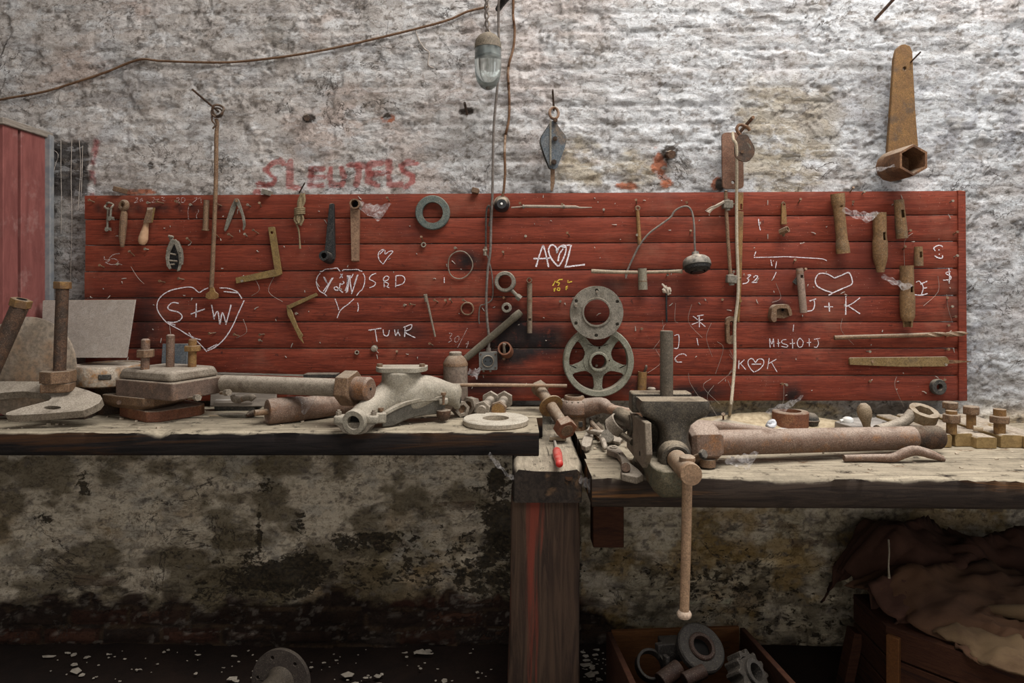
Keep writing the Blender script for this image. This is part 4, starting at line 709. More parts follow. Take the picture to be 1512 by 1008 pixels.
def spanner_tube(name, p0, p1, prof, label, slots, mat=None, extra=None, wall=.003):
    t = thing(name, label, 'box spanner', p0, 'tubular box spanners'); part(t, 'tube', MB().htube(p0, p1, prof, wall, 24, 30, slots), mat or SPANT)
    return t
SPANT = metal('box_spanner_iron', (.225,.128,.056), (.165,.09,.042), .65, c3=(.12,.085,.055), speck=.5, scale=18)
kk = sc(BO+.03)
spanner_tube('box_spanner', PB(1245,374,.03), PB(1236.5,286,.032), [9.6*kk,9.6*kk,9.4*kk,8*kk,8*kk,8*kk,8*kk,8*kk,8*kk,8*kk,8.4*kk,9.6*kk,9.8*kk,9.8*kk], 'longest waisted box spanner, hung aslant with a nail hole near its top', [(.76,.80,-20,16)])
t2 = spanner_tube('box_spanner', PB(1300,402,.03), PB(1298.5,314,.03), [5.4*kk,6.5*kk,8.6*kk,10*kk,10.3*kk,10.4*kk,10.4*kk,9.1*kk,9.1*kk,9.3*kk,9.3*kk,9.3*kk,9.3*kk], 'box spanner tapering to a cut foot, with a slot, hung under a cobweb', [(.53,.65,0,34)])
spanner_tube('box_spanner', PB(1332,352,.028), PB(1327,295,.028), [8*kk,8*kk,7.6*kk,7*kk,6.8*kk], 'short box spanner with a slot near its top, beside the batten', [(.54,.75,-8,26)])
spanner_tube('box_spanner', PB(1356.5,392.5,.022), PB(1356,364,.022), [6.2*kk,6.2*kk,5.8*kk,5.4*kk], 'smallest box spanner, a stubby slotted tube beside the chalk smiley', [(.42,.74,-10,28)])
spanner_tube('box_spanner', PB(1340.5,483,.03), PB(1338.5,392,.03), [6.2*kk,6.6*kk,9.6*kk,10*kk,10.2*kk,10.3*kk,10.3*kk,9.2*kk,9.4*kk,9.4*kk,9.4*kk,9.4*kk,9.4*kk], 'lowest long box spanner with a deep slot and notched foot', [(.55,.68,-2,32),(0,.09,-90,10)])
db = thing('twist_drill', 'very long twist drill with spiral tip lying on nails near the board end', 'drill bit', PB(1330,500,.02)); a = PB(1231.5,498.5,.02); b_ = PB(1430,492.3,.022)
part(db, 'shank', MB().lathe(a, b_-a, [(0,0),(.0075,.001),(.0082,.004),(.0078,.02),(.0072,.26),(.0078,.30),(.0078,.32),(0,.32)], 16), RUST_BROWN)
m = MB(); ax, u, w = frame(b_-a); L0 = (b_-a).length; rings = []
for i in range(50):
    t = i/49; h = .31+(L0-.312)*t; r = .0086*(1 if t < .9 else 1-(t-.9)*7); ang = t*5.2*1.2; rr = [1,.93,.45,.42,.8]; ring = []
    for j in range(10): q = 2*PI*j/10; rj = r*(.99 if (j%5) in (0,1,4) else .42); ring.append(a+ax*h+(u*math.cos(q+ang)+w*math.sin(q+ang))*rj)
    rings.append(ring)
part(db, 'flutes', m.loft(rings), RUST_BROWN, smooth=30)
fl = thing('file', 'flat ochre-brown file with narrow tang lying on two nails', 'file', PB(1330,542,.01)); part(fl, 'blade', MB().flat([(1254.5,530),(1256,528),(1397,526.5),(1400,529),(1402,536),(1397,541),(1330,541.5),(1255,538.5)], BO+.016, .010), metal('file_steel', (.195,.125,.048), (.235,.155,.068), .8, c3=(.13,.09,.05)), bev=.0012); part(fl, 'tang', MB().hull8(pts([(1399,531),(1400,537),(1402,537),(1402,531)], BO+.013), pts([(1434,533),(1434,534),(1434.5,534),(1434.5,533)], BO+.012)), RUST)
one('washer', MB().ring(PB(1385,571,.012), Vector((.1,-1,.05)), 11.6*sc(.055), 5*sc(.055), .018, 30, .002), DARK_IRON, 'thick dark washer hanging on a nail in the lowest board corner', 'washer')
nt = thing('nut', 'little loose nut stuck on a nail above the long shaft', 'nut', PB(527,524,.01)); part(nt, 'body', MB().htube(PB(527,520,0), PB(527,520,.014), [.0085,.0085], .004, 6, 2), DUSTY, smooth=20)
nt = thing('bolt', 'small round-headed bolt in the board beside the little nut', 'bolt', PB(553,520,.01)); part(nt, 'head', MB().lathe(PB(553,515,0), Vector((-.1,-1,.1)), [(0,0),(.009,.001),(.011,.008),(.008,.016),(0,.018)], 14), DUSTY); part(nt, 'washer', MB().cyl(PB(553,514,0), PB(553,514,.003), .0115, n=14), GREY_IRON)
one('nut', MB().htube(PB(625.5,361,0), PB(625.5,361,.014), [.0092,.0092], .004, 18, 2), DUSTY, 'small round nut on a nail straight under the big green-grey ring', 'nut')
# nails of the board, parts of it
NAILS = [(139,300),(222,300),(243,301),(267,302),(284,303),(328,305),(386,306),(370,305),(324,352),(344,351),(365,349),(383,346),(282,358),(219,369),(199,379),(154,396),(177,390),(245,418),(272,414),(361,416),(392,494),(354,497),(387,504),(320,492),
 (575.6,297.7),(675,367),(648,447.6),(668,447.6),(600,450.6),(615,450.6),(586.5,523),(440,463.5),(640,511),(660,448),(775,351),(842.5,349),(745,377),(892,312.6),(773,306),(832.6,306),(828.6,445.5),(748,443),(746,532),(757,476),(1017,300),(1019,347),(985,407),(1180,300.7),(1068,444.5),(1081,402),(1075,480),
 (1257,283.8),(1274,286),(1334.4,370),(1341,344),(1403,299),(1409,347),(1172.7,389),(1281,519),(1398,517),(1284,537),(1394,539),(1285,564),(1396,563),(1285,499),(1398,496),(1400,443),(1404,454.6),(1409,469),(1400,482),(1159,567),(1154,568),(1186,403),(940,348),(941,302),(690,446),(639,297),(625,357),(1328,303),(1409,380),(1262,300),(948,486),(880,540)]
NM = []
for v in range(3): NM.append(mesh_of(nail(MB(), (0,0.012,0), ((-.006,-.022,.010),(-.002,-.018,.004),(-.012,-.026,.010))[v], .0021), 'nail', (RUST_BROWN, DUSTY, RUST)[v], Vector((0,0,0))))
for i, (x, y) in enumerate(NAILS):
    o = bpy.data.objects.new('nail', NM[i%3]); COL.objects.link(o); o.parent = board; o.location = PB(x, y)-ORG[board.name]; o.rotation_euler = (random.uniform(-.2,.2), random.uniform(-.5,.5), random.uniform(-.2,.2))
# ---------------------------------------------------------------- things on the tall bench
def RZ(a): return Matrix.Rotation(a, 3, 'Z')
def hexbolt(t, p, ax, r, h, name='head', mat=None, rot=0, bev=.0015): return part(t, name, MB().cyl(p, Vector(p)+Vector(ax).normalized()*h, r, n=6, rot=rot), mat or RUST, bev=bev, smooth=20)
# big thin disc leaning on the wall
dn = Vector((.0,-1,.065)).normalized(); dc = Q(38,545,2.170); dc.z = ZL+.161*math.cos(.065)+.001
one('disc', MB().lathe(dc, dn, [(0,-.004),(.158,-.004),(.161,-.002),(.161,.003),(.158,.005),(0,.005)], 80), PLATE, 'large thin stained disc leaning upright behind the tall standing bolts', 'disc', smooth=40)
# drum
dr = thing('drum', 'squat round drum with rusty white-streaked rim below the tilted pale plate', 'drum', (-1.30,-.17,ZL)); c = Vector((-1.332,-.160,ZL))
part(dr, 'body', MB().lathe(c, Z_, [(0,0),(.043,0),(.045,.01),(.045,.09),(.092,.094),(.098,.10),(0,.10)], 48), RUST_DARK)
part(dr, 'rim', MB().lathe(c, Z_, [(.09,.100),(.104,.100),(.107,.106),(.107,.158),(.104,.163),(.09,.163)], 56, close=True), metal('drum_rim', (.55,.47,.38), (.32,.15,.045), .8, scale=20, dustcol=(.55,.48,.42), c3=(.22,.10,.04)))
part(dr, 'lid', MB().lathe(c, Z_, [(0,.150),(.090,.150),(.096,.154),(.096,.160),(0,.160)], 48), DUSTY); part(dr, 'tab', MB().box(c+Vector((.043,-.099,.132)), (.036,.006,.018), RZ(.4)), DARK_IRON, bev=.004, label='dark tab on the rim')
pz = c.z+.164; q = lambda x, y, d: Q(x, y, d)
pp = [q(63,444,2.345), q(200,443,2.335), q(187,528,2.235), q(110,528,2.235), q(62,478,2.305)]
one('tilted_plate', MB().prism([pp], Vector((0,.006,.002))), PALE_SHEET, 'pale rough sheet with pin holes leaning slanted against the red board', 'plate', bev=.0008)
# giant open spanner head lying on the bench
gp = Q(80,600,2.03); gn = Vector((0,-.5,1)).normalized()
def GPl(px, py, h=0):
    o = Vector((0,-D,CZ)); dv = P(px,py,0)-o; p0 = Vector((gp.x, gp.y, gp.z)); t = (p0-o).dot(gn)/dv.dot(gn); return o+dv*t+gn*h
go = thing('open_spanner_head', 'giant dusty open-ended spanner head lying flat, carrying an upright bolt', 'spanner', GPl(80,600,-.04))
out = [(-45,563),(0,562.5),(35,562.5),(63,563),(90,566),(109,570),(130,576),(148,583),(151,588),(146,595),(135,601),(122,606),(98,608),(60,611),(20,613),(8,612),(9,609),(30,602),(55,595.5),(72,591),(76,587.5),(72,583),(55,579),(33,577.5),(10,579),(-45,586)]
part(go, 'head', MB().prism([[GPl(x,y) for x,y in out], [GPl(x,y) for x,y in circ(77,601.5,13,20,0,2.6)]], gn*-.024), DUSTY, bev=.004)
part(go, 'under_ring', MB().ring(T(43,606,ZL+.016), Z_, .05, .03, .030, 28), DARK_IRON, bev=.002); part(go, 'packing', MB().box(T(105,606,ZL+.022), (.13,.07,.042)), RUST_DARK, bev=.002)
vb = thing('bolt', 'tall upright rusty bolt with hexagon head standing on the giant spanner head', 'bolt', GPl(88,577)); b0 = GPl(86,580)+Z_*.004
part(vb, 'square_washer', MB().box(b0+Z_*.014, (.080,.060,.028), RZ(.25)), RUST_BROWN, bev=.004); hexbolt(vb, b0+Z_*.029, Z_, .049, .036, 'nut', RUST_BROWN, .2)
part(vb, 'shaft', MB().tube([b0+Z_*.06+X_*.004, b0+Z_*.18+X_*.008, b0+Z_*.315+X_*.013], .0175, 20), RUST_DARK); hexbolt(vb, b0+Z_*.315+X_*.013, Vector((.03,0,1)), .025, .022, 'head', RUST_GOLD, .3)
ab = thing('bolt', 'leaning dark bolt with a holed hexagon head at the bench end', 'bolt', Q(0,590,2.1)); a = Q(-24,572,2.02); b_ = Q(29,453,2.05); a.z = max(a.z, ZL+.06)
part(ab, 'shaft', MB().cyl(a, b_, .024, n=20), RUST_DARK); ax = (b_-a).normalized(); hexbolt(ab, b_, ax+Vector((0,-.12,.2)), .029, .024, 'head', RUST_GOLD, .1); part(ab, 'centre_hole', MB().cyl(b_+(ax+Vector((0,-.12,.2))).normalized()*.0235, b_+(ax+Vector((0,-.12,.2))).normalized()*.0248, .014, n=20), DARKHOLE)
part(ab, 'foot', MB().cyl(a-ax*.02, a, .034, n=6), RUST_DARK)
one('round_rod', MB().lathe(T(93,612,ZL+.0125), T(153,604,ZL+.0125)-T(93,612,ZL+.0125), [(0,0),(.010,.001),(.012,.006),(.0115,.02),(.0115,.125),(.009,.127),(0,.127)], 16), DUSTY, 'short dusty round rod lying in front of the giant spanner head', 'rod')
# tool post block
tp = thing('tool_post', 'heavy rusty machine tool-post of stacked blocks with three upright studs', 'tool post', (-1.10,-.27,ZL)); tc = Vector((-1.10,-.262,ZL)); R = RZ(-.62)
def octo(c, sx, sy, cut, R): return [c+R@Vector((x,y,0)) for x,y in ((-sx+cut,-sy),(sx-cut,-sy),(sx,-sy+cut),(sx,sy-cut),(sx-cut,sy),(-sx+cut,sy),(-sx,sy-cut),(-sx,-sy+cut))]
bc = Vector((-1.140,-.193,ZL)); part(tp, 'base', MB().hull8(octo(bc+Z_*.0, .112,.095,.026,R), octo(bc+Z_*.034, .112,.095,.026,R)), RUST_RED, bev=.003)
dv = Vector((-1.185,-.215,ZL)); R2 = RZ(-.42); part(tp, 'slide', MB().loft([octo(dv+Z_*.034, .080,.060,.02,R2), octo(dv+Z_*.050, .112,.078,.02,R2), octo(dv+Z_*.076, .115,.080,.022,R2)]), RUST_BROWN, bev=.003)
mc = Vector((-1.092,-.225,ZL)); part(tp, 'middle_block', MB().hull8(octo(mc+Z_*.074, .130,.105,.006,R2), octo(mc+Z_*.128, .130,.105,.006,R2)), metal('tool_post_brown', (.16,.105,.08), (.11,.075,.058), .9, c3=(.20,.12,.08)), bev=.004)
part(tp, 'top_plate', MB().hull8(octo(mc+Vector((-.010,0,.130)), .124,.096,.012,R2), octo(mc+Vector((-.010,0,.160)), .114,.088,.014,R2)), DUSTY, bev=.010)
for (x, yt, dep, nu, lab) in ((215,500,2.14,(516,527),None),(252,493.5,2.20,None,None),(284.5,500,2.20,(510,518),None)):
    p1 = Q(x, yt, dep); p0 = Vector((p1.x-.002, p1.y, tc.z+.15)); part(tp, 'stud', MB().lathe(p0, p1-p0, [(0,0),(.0128,0),(.0128,(p1-p0).length-.004),(.009,(p1-p0).length),(0,(p1-p0).length)], 18), RUST_GOLD if x > 280 else RUST_PALE)
    if nu: za = CZ-(nu[1]-420)/F*dep; zb = CZ-(nu[0]-420)/F*dep; hexbolt(tp, Vector((p1.x,p1.y,za)), Z_, .0265, zb-za, 'nut', RUST_GOLD if x > 280 else RUST_BROWN, .3)
part(tp, 'grub_screw', MB().cyl(Q(175.5,594,2.06), Q(175.5,594.3,2.09), .0065, n=12), RUST_DARK)
s0 = Q(285,587,2.06); part(tp, 'clamp_screw', MB().cyl(Q(279,588,2.06), Q(289,587,2.02), .005, n=10), RUST_BROWN); part(tp, 'clamp_screw_head', MB().cyl(Q(289,587,2.02), Q(293,587,1.995), .010, n=6), DUSTY); part(tp, 'clamp_screw', MB().cyl(Q(326,580,2.12), Q(333,579.5,2.09), .005, n=10), RUST_BROWN); part(tp, 'clamp_screw_head', MB().cyl(Q(333,579.5,2.09), Q(338,579,2.06), .010, n=6), DUSTY)

one('steel_plate', MB().box(Q(258,531,2.335)+Vector((0,.0,-.02)), (.088,.012,.15), Matrix.Rotation(-.12,3,'X')), BLUE_IRON, 'dark blue-grey steel plate upright behind the three studs', 'plate', bev=.002)
# long bar with hexagon collar
lb_ = thing('threaded_spindle', 'long thick dusty shaft with hexagon collar and threaded end lying across the bench', 'shaft', Q(430,600,2.1)); a = Vector((-.925,-.227,.893)); b_ = Vector((-.500,-.385,.902)); ax = (b_-a).normalized()
part(lb_, 'shaft', MB().cyl(a, b_, .027, n=28), DUSTY); hexbolt(lb_, b_-ax*.006, ax, .053, .046, 'collar', RUST_BROWN, .28, .003)
e0 = b_+ax*.039; m = MB(); pr = [(0,0)]
for i in range(11): pr += [(.0325,.001+i*.0042),(.0352,.003+i*.0042)]
part(lb_, 'threaded_end', m.lathe(e0, ax, pr+[(.033,.0485),(.029,.052),(0,.052)], 30), RUST_PALE); part(lb_, 'centre_hole', MB().cyl(e0+ax*.0515, e0+ax*.0528, .0042, n=12), DARKHOLE)
# roller
ro = thing('roller', 'tapered rusty roller with a spindle pin, lying under the long shaft', 'roller', T(430,625,ZL)); a = T(394,627,ZL)+Z_*.0395; b_ = a+Vector((.225,.165,-.004)); ax = (b_-a).normalized(); L1 = (b_-a).length
part(ro, 'barrel', MB().lathe(a, ax, [(0,.004),(.025,.004),(.031,0),(.0365,.002),(.039,.008),(.0395,.05),(.0385,.105),(.0355,.118),(.036,.16),(.030,.22),(.024,L1),(0,L1)], 36), RUST_PALE); part(ro, 'pin', MB().cyl(a-ax*.036, a+ax*.006, .0095, n=16), RUST_BROWN)
# small clutter between tool post and roller
cl = thing('bone_lever', 'small pale bone-shaped double-ended lever on the bench', 'lever', T(360,600,ZL)); part(cl, 'body', MB().tube([Q(343,583,2.2), Q(346,589,2.2), Q(353,590,2.2), Q(358,589,2.2), Q(366,587,2.2), Q(372,587,2.2), Q(375,589,2.2)], [.006,.0105,.012,.008,.010,.0125,.010], 12, 4), DUSTY)
part(cl, 'neck_ring', MB().cyl(Q(357,589.5,2.2), Q(359,588.8,2.2), .0088, n=14), RUST_BROWN)
one('flat_bar', MB().box(T(350,605,ZL)+Z_*.034, (.125,.07,.012), RZ(.05)), GREY_WOOD, 'short pale flat bar under the small pale lever', 'bar', bev=.002)
one('wood_offcut', MB().box(T(352,604,ZL)+Z_*.0145, (.14,.06,.027), RZ(-.05)), DARK_IRON, 'dark block under the short pale flat bar', 'block', bev=.002)
sd = thing('old_screwdriver', 'old grey screwdriver lying on the bench beside the roller', 'screwdriver', T(340,613,ZL)); part(sd, 'blade', MB().cyl(T(321,612,ZL+.006), T(364,613,ZL+.007), .0048, n=10), GREY_IRON); part(sd, 'handle', MB().lathe(T(364,613,ZL+.010), T(386,606,ZL+.014)-T(364,613,ZL+.010), [(0,0),(.004,0),(.010,.012),(.0105,.03),(.008,.046),(0,.048)], 14), RUST_DARK)
one('wood_splinter', MB().prism([[T(x,y,ZL+.002) for x,y in ((309,614.5),(322,611.5),(360,610.5),(368,613),(345,614))]], Z_*.005), PALE_WOOD, 'thin pale splinter of wood lying in front of the old screwdriver', 'splinter')
one('back_board', MB().box(Q(360,583,2.30), (.22,.014,.075), Matrix.Rotation(-.1,3,'X')), GREY_WOOD, 'grey board scrap upright behind the small pale lever', 'board', bev=.002)
one('flat_strip', MB().hull8([Q(310,549,2.36), Q(500,554,2.37), Q(500,557,2.37), Q(310,552,2.36)], [Q(310,549,2.345), Q(500,554,2.355), Q(500,557,2.355), Q(310,552,2.345)]), GREY_WOOD, 'thin grey strip running behind the long shaft along the board foot', 'strip')
one('dark_bar', MB().box(Q(475,552,2.31)+Vector((0,0,-.004)), (.11,.05,.012)), DARK_IRON, 'dark iron bar behind the hexagon collar', 'bar', bev=.001)
# big alloy casting
ca = thing('gear_casting', 'big pale alloy gearbox casting with clamped mouth and flat cover', 'casting', (-.34,-.36,ZL))
C0 = Q(592,586,2.10); M0 = Q(526,621,1.955); M1 = Q(540,608,2.0); E0 = Q(676,585,2.16); m = MB()
m.tube([M0-(M0-M1).normalized()*.012, M1, Q(560,595,2.06), C0+Vector((-.02,0,.004)), C0+Vector((.03,.01,.0)), Q(630,578,2.12), Q(655,580,2.14), E0], [.033,.034,.041,.060,.062,.052,.038,.032], 24, 5)
m.cyl(C0+Vector((0,.005,-.02)), C0+Vector((0,.005,.080)), .058, .060, 32)
m.box(M0+Vector((-.046,.004,.004)), (.034,.034,.026)); m.box(M0+Vector((.046,.004,.004)), (.034,.034,.026))
m.cyl(E0-Vector((.012,0,0)), E0+Vector((.008,.0,0)), .040, .042, 28)
o = part(ca, 'body', m, CAST, smooth=60); rm = o.modifiers.new('blend', 'REMESH'); rm.mode = 'VOXEL'; rm.voxel_size = .0048; rm.use_smooth_shade = True; sm_ = o.modifiers.new('soften', 'SMOOTH'); sm_.iterations = 5; sm_.factor = .6
ct = C0+Vector((0,.005,.080)); part(ca, 'cover', MB().prism([[ct+Vector((x,y,0)) for x,y in roundpoly([(-.078,-.012),(-.055,-.055),(.055,-.055),(.080,-.012),(.078,.045),(-.076,.045)], .018)]], Z_*.014), CAST, bev=.002)
for x, y in ((-.064,-.012),(.066,-.012)): part(ca, 'cover_bolt', MB().cyl(ct+Vector((x,y,.013)), ct+Vector((x,y,.023)), .0095, n=6), RUST_BROWN)
ma = Vector((-.22,-1,-.10)).normalized(); part(ca, 'mouth', MB().lathe(M0+ma*.012, ma, [(.0185,-.035),(.034,-.035),(.0355,0),(.034,.008),(.0195,.008)], 40, close=True), CAST, bev=.001); part(ca, 'mouth_bore', MB().cyl(M0-ma*.003, M0-ma*.001, .019, n=24), DARKHOLE)
part(ca, 'lower_clamp', MB().loft([[M0+ma*d+Vector((.058*math.cos(a), 0, .034*math.sin(a)*(1 if abs(math.cos(a)) < .68 else .55)-.004)) for a in [PI+i*PI/10 for i in range(11)]] for d in (-.026,.010)]), metal('clamp_half', (.22,.185,.145), (.17,.14,.105), .7), bev=.002)
for x in (-.050,.050): part(ca, 'clamp_bolt', MB().cyl(M0+Vector((x,0,.012)), M0+Vector((x,0,.026)), .0085, n=6).cyl(M0+Vector((x,0,.026)), M0+Vector((x,0,.031)), .005, n=8), DUSTY)
fl_ = [Q(563,615,2.0), Q(578,606,2.015), Q(600,596,2.04), Q(622,590.5,2.06), Q(640,589,2.08), Q(655,588,2.09)]
fl2 = smooth_path(fl_, 5); part(ca, 'crescent_flange', MB().loft([[p+Vector((0,.0,.006)), p+Vector((0,.03,.010)), p+Vector((0,.03,-.004)), p+Vector((0,0,-.006))] for p in fl2]), CAST, bev=.002)
part(ca, 'sump', MB().loft([[p+Vector((0,.004,-.004)), p+Vector((0,.04,-.002)), Vector((p.x,p.y+.05,max(ZL+.004,p.z-.055))), Vector((p.x,p.y+.016,max(ZL+.004,p.z-.05)))] for p in fl2]), metal('sump_dark', (.13,.12,.10), (.085,.075,.062), .5), bev=.003, label='dark grey lower pan under the flange')
for x, y, d in ((562.5,606,2.0),(655,583,2.08)): part(ca, 'flange_bolt', MB().cyl(Q(x,y,d), Q(x,y-4,d), .0085, n=6).cyl(Q(x,y+14,d), Q(x,y,d), .0045, n=8), RUST_BROWN)
part(ca, 'corner_lug', MB().box(Q(561,616,2.0), (.032,.035,.030), RZ(.4)), CAST, bev=.004); part(ca, 'end_lug', MB().box(Q(655,592,2.09), (.026,.024,.018)), CAST, bev=.004)
part(ca, 'foot_ball', MB().lathe(Q(655,614,2.10)-Z_*.0, Z_, [(0,-.016),(.013,-.012),(.022,.002),(.022,.018),(0,.024)], 18), RUST_DARK, label='dark rounded foot')
part(ca, 'end_bore', MB().cyl(E0+Vector((.0085,0,.0)), E0+Vector((.0095,0,0)), .022, n=20), DARKHOLE)
# canister
cn = thing('canister', 'rusty canister with domed shoulder standing against the red board', 'canister', Q(672.5,597,2.33)); c = Vector((Q(672.5,597,2.33).x, 2.33-D, ZL-.001))
part(cn, 'body', MB().lathe(c, Z_, [(0,0),(.042,0),(.0435,.004),(.0415,.10),(.0415,.152),(.0,.152)], 36), metal('canister_metal', (.24,.185,.145), (.17,.12,.09), .8, scale=14, c3=(.13,.10,.085))); part(cn, 'shoulder', MB().lathe(c, Z_, [(.0,.150),(.0425,.150),(.0425,.157),(.040,.162),(.035,.172),(.027,.181),(.021,.185),(0,.186)], 36), RUST_BROWN); part(cn, 'cap', MB().lathe(c, Z_, [(0,.184),(.0215,.184),(.0215,.194),(.019,.197),(0,.197)], 28), DUSTY)
one('thin_rod', MB().tube([Q(628,569,2.22), Q(700,568,2.22), Q(760,568.5,2.25), Q(837,569.5,2.25)], .0058, 10), TAN_STEEL, 'thin straight pale rod lying level across the casting and the long bolt head', 'rod')
one('plate_ring', MB().ring(T(732,617,ZL+.0185)-Z_*.0085, Z_, .1, .0405, .018, 64, .003), metal('ring_pale', (.42,.36,.28), (.34,.28,.21), 1.0, dustcol=(.66,.60,.50)), 'pale flat thick ring lying on the bench edge', 'ring')
# the two bolts lying with heads to the viewer, and a heap of nuts
for (x0, y0, x1, y1, lab, mt) in ((712,597,724,584,'dusty bolt with two hexagon heads lying beside the nuts','a'),(736,597,744,584,'ochre-faced bolt with two hexagon heads lying nearest the plank strip','b')):
    t = thing('bolt', lab, 'bolt', T(x0,608,ZL)); a = Q(x0,y0,2.17); b_ = Q(x1,y1,2.31); a.z = ZL+.028; b_.z = ZL+.033; ax = (b_-a).normalized()
    hexbolt(t, a-ax*.004, ax, .0275, .018, 'nut', DUSTY if mt=='a' else RUST_BROWN, .2); part(t, 'shaft', MB().cyl(a-ax*(.022 if mt=='a' else -.001), b_, .0155, n=18), DUSTY); hexbolt(t, b_, ax, .031, .016, 'head', DUSTY, .0)
    if mt == 'b': part(t, 'face', MB().cyl(a-ax*.0065, a, .021, n=16), RUST_GOLD, label='ochre rusty end face')
for (x, y, d, r, ang, lab) in ((680,591,2.20,.026,.5,'dusty nut lying nearest the casting end'),(695,590,2.24,.030,-.6,'webbed nut leaning on the bolts beside the canister foot')):
    t = thing('nut', lab, 'nut', T(x,610,ZL)); p = Q(x,y,d); p.z = ZL+r*.93; ax = Vector((math.sin(ang),-math.cos(ang),.1)); part(t, 'body', MB().htube(p-ax*.016, p+ax*.016, [r,r], r*.42, 6, 3), DUSTY, smooth=20); part(t, 'stud_end', MB().cyl(p-ax*.012, p+ax*.004, r*.56, n=14), RUST_BROWN)
# long bolt reaching down over the beam
lg = thing('long_bolt', 'long rusty bolt with washer and hexagon nut sloping down onto the cross beam', 'bolt', Q(816,600,2.2)); a = Q(796.5,573,2.30); b_ = Q(833,629,2.13); ax = (b_-a).normalized(); hexbolt(lg, a-ax*.01, ax, .028, .026, 'head', RUST_BROWN, .2)
part(lg, 'shaft', MB().cyl(a, b_+ax*.01, .0185, n=20), RUST_BROWN); f = a+(b_-a)*.47; part(lg, 'washer', MB().cyl(f, f+ax*.006, .040, n=28), RUST_GOLD); hexbolt(lg, b_-ax*.008, ax, .035, .03, 'nut', RUST_RED, .1); part(lg, 'end_face', MB().cyl(b_+ax*.0215, b_+ax*.0235, .02, n=18), RUST_BROWN)
# ---------------------------------------------------------------- on the beam and the lower bench
rt = thing('ratchet_head', 'round rusty ratchet body with collar and handle shaft running behind the vise', 'ratchet', Vector((.21,-.085,ZR))); c = Vector((.212,-.092,ZR-.001))
part(rt, 'base', MB().lathe(c, Z_, [(0,0),(.040,0),(.041,.004),(.041,.048),(.036,.05),(0,.05)], 36), RUST_BROWN); part(rt, 'body', MB().lathe(c, Z_, [(0,.048),(.046,.05),(.054,.060),(.055,.078),(.050,.094),(.040,.102),(.034,.104),(0,.104)], 40), RUST_PALE)
part(rt, 'collar', MB().lathe(c, Z_, [(.023,.100),(.036,.100),(.0355,.110),(.032,.116),(.024,.116)], 36, close=True), RUST_BROWN); part(rt, 'bore', MB().cyl(c+Z_*.101, c+Z_*.106, .0245, n=24), DARKHOLE)
for i in range(14): a = 2*PI*i/14; part(rt, 'rivet', MB().lathe(c+Vector((.043*math.cos(a), .043*math.sin(a), .098)), Z_, [(0,0),(.004,0),(.003,.004),(0,.0055)], 8), DUSTY)
hs = [c+Vector((.03,-.012,.074)), Q(888,598,2.29), Q(897,602,2.26), Q(905,604,2.24)]; part(rt, 'neck', MB().tube(hs, [.034,.026,.020,.017], 20, 4), RUST_PALE); part(rt, 'handle', MB().tube([Q(899,603,2.25), Q(925,608,2.19), Q(952,612,2.13)], [.0155,.014,.014], 18), metal('ratchet_handle', (.34,.20,.13), (.26,.15,.10), .9, dustcol=(.56,.43,.34)))
part(rt, 'window', MB().box(c+Vector((.018,-.0385,.026)), (.014,.006,.018)), DARK_IRON, bev=.001)
one('perforated_plate', MB().prism([[T(x,y,ZR+.05) for x,y in ((896,594),(936,595),(944,603),(897,601.5))]]+[[T(x+dx,y,ZR+.05) for dx,y in ((-1.3,yy-.45),(1.3,yy-.45),(1.3,yy+.45),(-1.3,yy+.45))] for yy in (596.6,599.6) for x in (903,909.5,916,922.5,929)], Z_*-.004), DUSTY, 'pale perforated metal plate behind the vise jaw', 'plate')
one('wood_block', MB().box(T(918,615,ZR)+Z_*.022, (.10,.08,.044)), BENCH, 'dark wood block carrying the perforated plate', 'block', bev=.003)
tbx = thing('upright_tube', 'brown upright tube with an iron hook behind the vise', 'tube', Vector((.44,-.05,ZR))); c = Vector((Q(946,600,2.37).x, 2.37-D, ZR-.001)); part(tbx, 'tube', MB().htube(c, c+Vector((.006,0,.192)), [.0155,.0155], .004, 22, 4), RUST_GOLD); part(tbx, 'hook', MB().tube([c+Vector((.01,0,.188)), c+Vector((.018,-.004,.205)), c+Vector((.019,0,.214))], [.003,.005,.003], 7, 3), RUST_DARK)
bq = thing('round_head_bolt', 'round-headed bolt standing beside the brown upright tube', 'bolt', Vector((.5,-.06,ZR))); c = Vector((Q(962,600,2.35).x, 2.35-D, ZR-.001)); part(bq, 'shaft', MB().cyl(c, c+Z_*.13, .0095, n=14), RUST_BROWN); part(bq, 'head', MB().lathe(c+Z_*.13, Z_, [(0,0),(.014,0),(.0145,.006),(.011,.010),(0,.011)], 18), DUSTY)
sd = thing('screwdriver', 'red-handled screwdriver lying on the cross beam', 'screwdriver', T(824,670,ZR)); a = T(819,651,ZR+.006); b_ = T(826,684,ZR+.012); n1 = T(821.7,664,ZR+.010)
part(sd, 'blade', MB().tube([a, n1], [.0042,.0048], 10), metal('screwdriver_steel', (.42,.40,.37), (.34,.31,.28), .6)); ax = (b_-n1); part(sd, 'handle', MB().lathe(n1, ax, [(0,0),(.007,.001),(.0105,.007),(.0125,.018),(.0118,.030),(.0135,.045),(.0132,.068),(.010,ax.length+.004),(.005,ax.length+.009),(0,ax.length+.010)], 20), REDPLASTIC); part(sd, 'ferrule', MB().cyl(n1-ax.normalized()*.01, n1+ax.normalized()*.003, .0075, n=14), DUSTY)
one('wood_chip', MB().box(T(824,650,ZR)+Z_*.007, (.052,.020,.012), RZ(-.12)), PALE_WOOD, 'small brown wood chip under the screwdriver tip', 'wood chip', bev=.001)
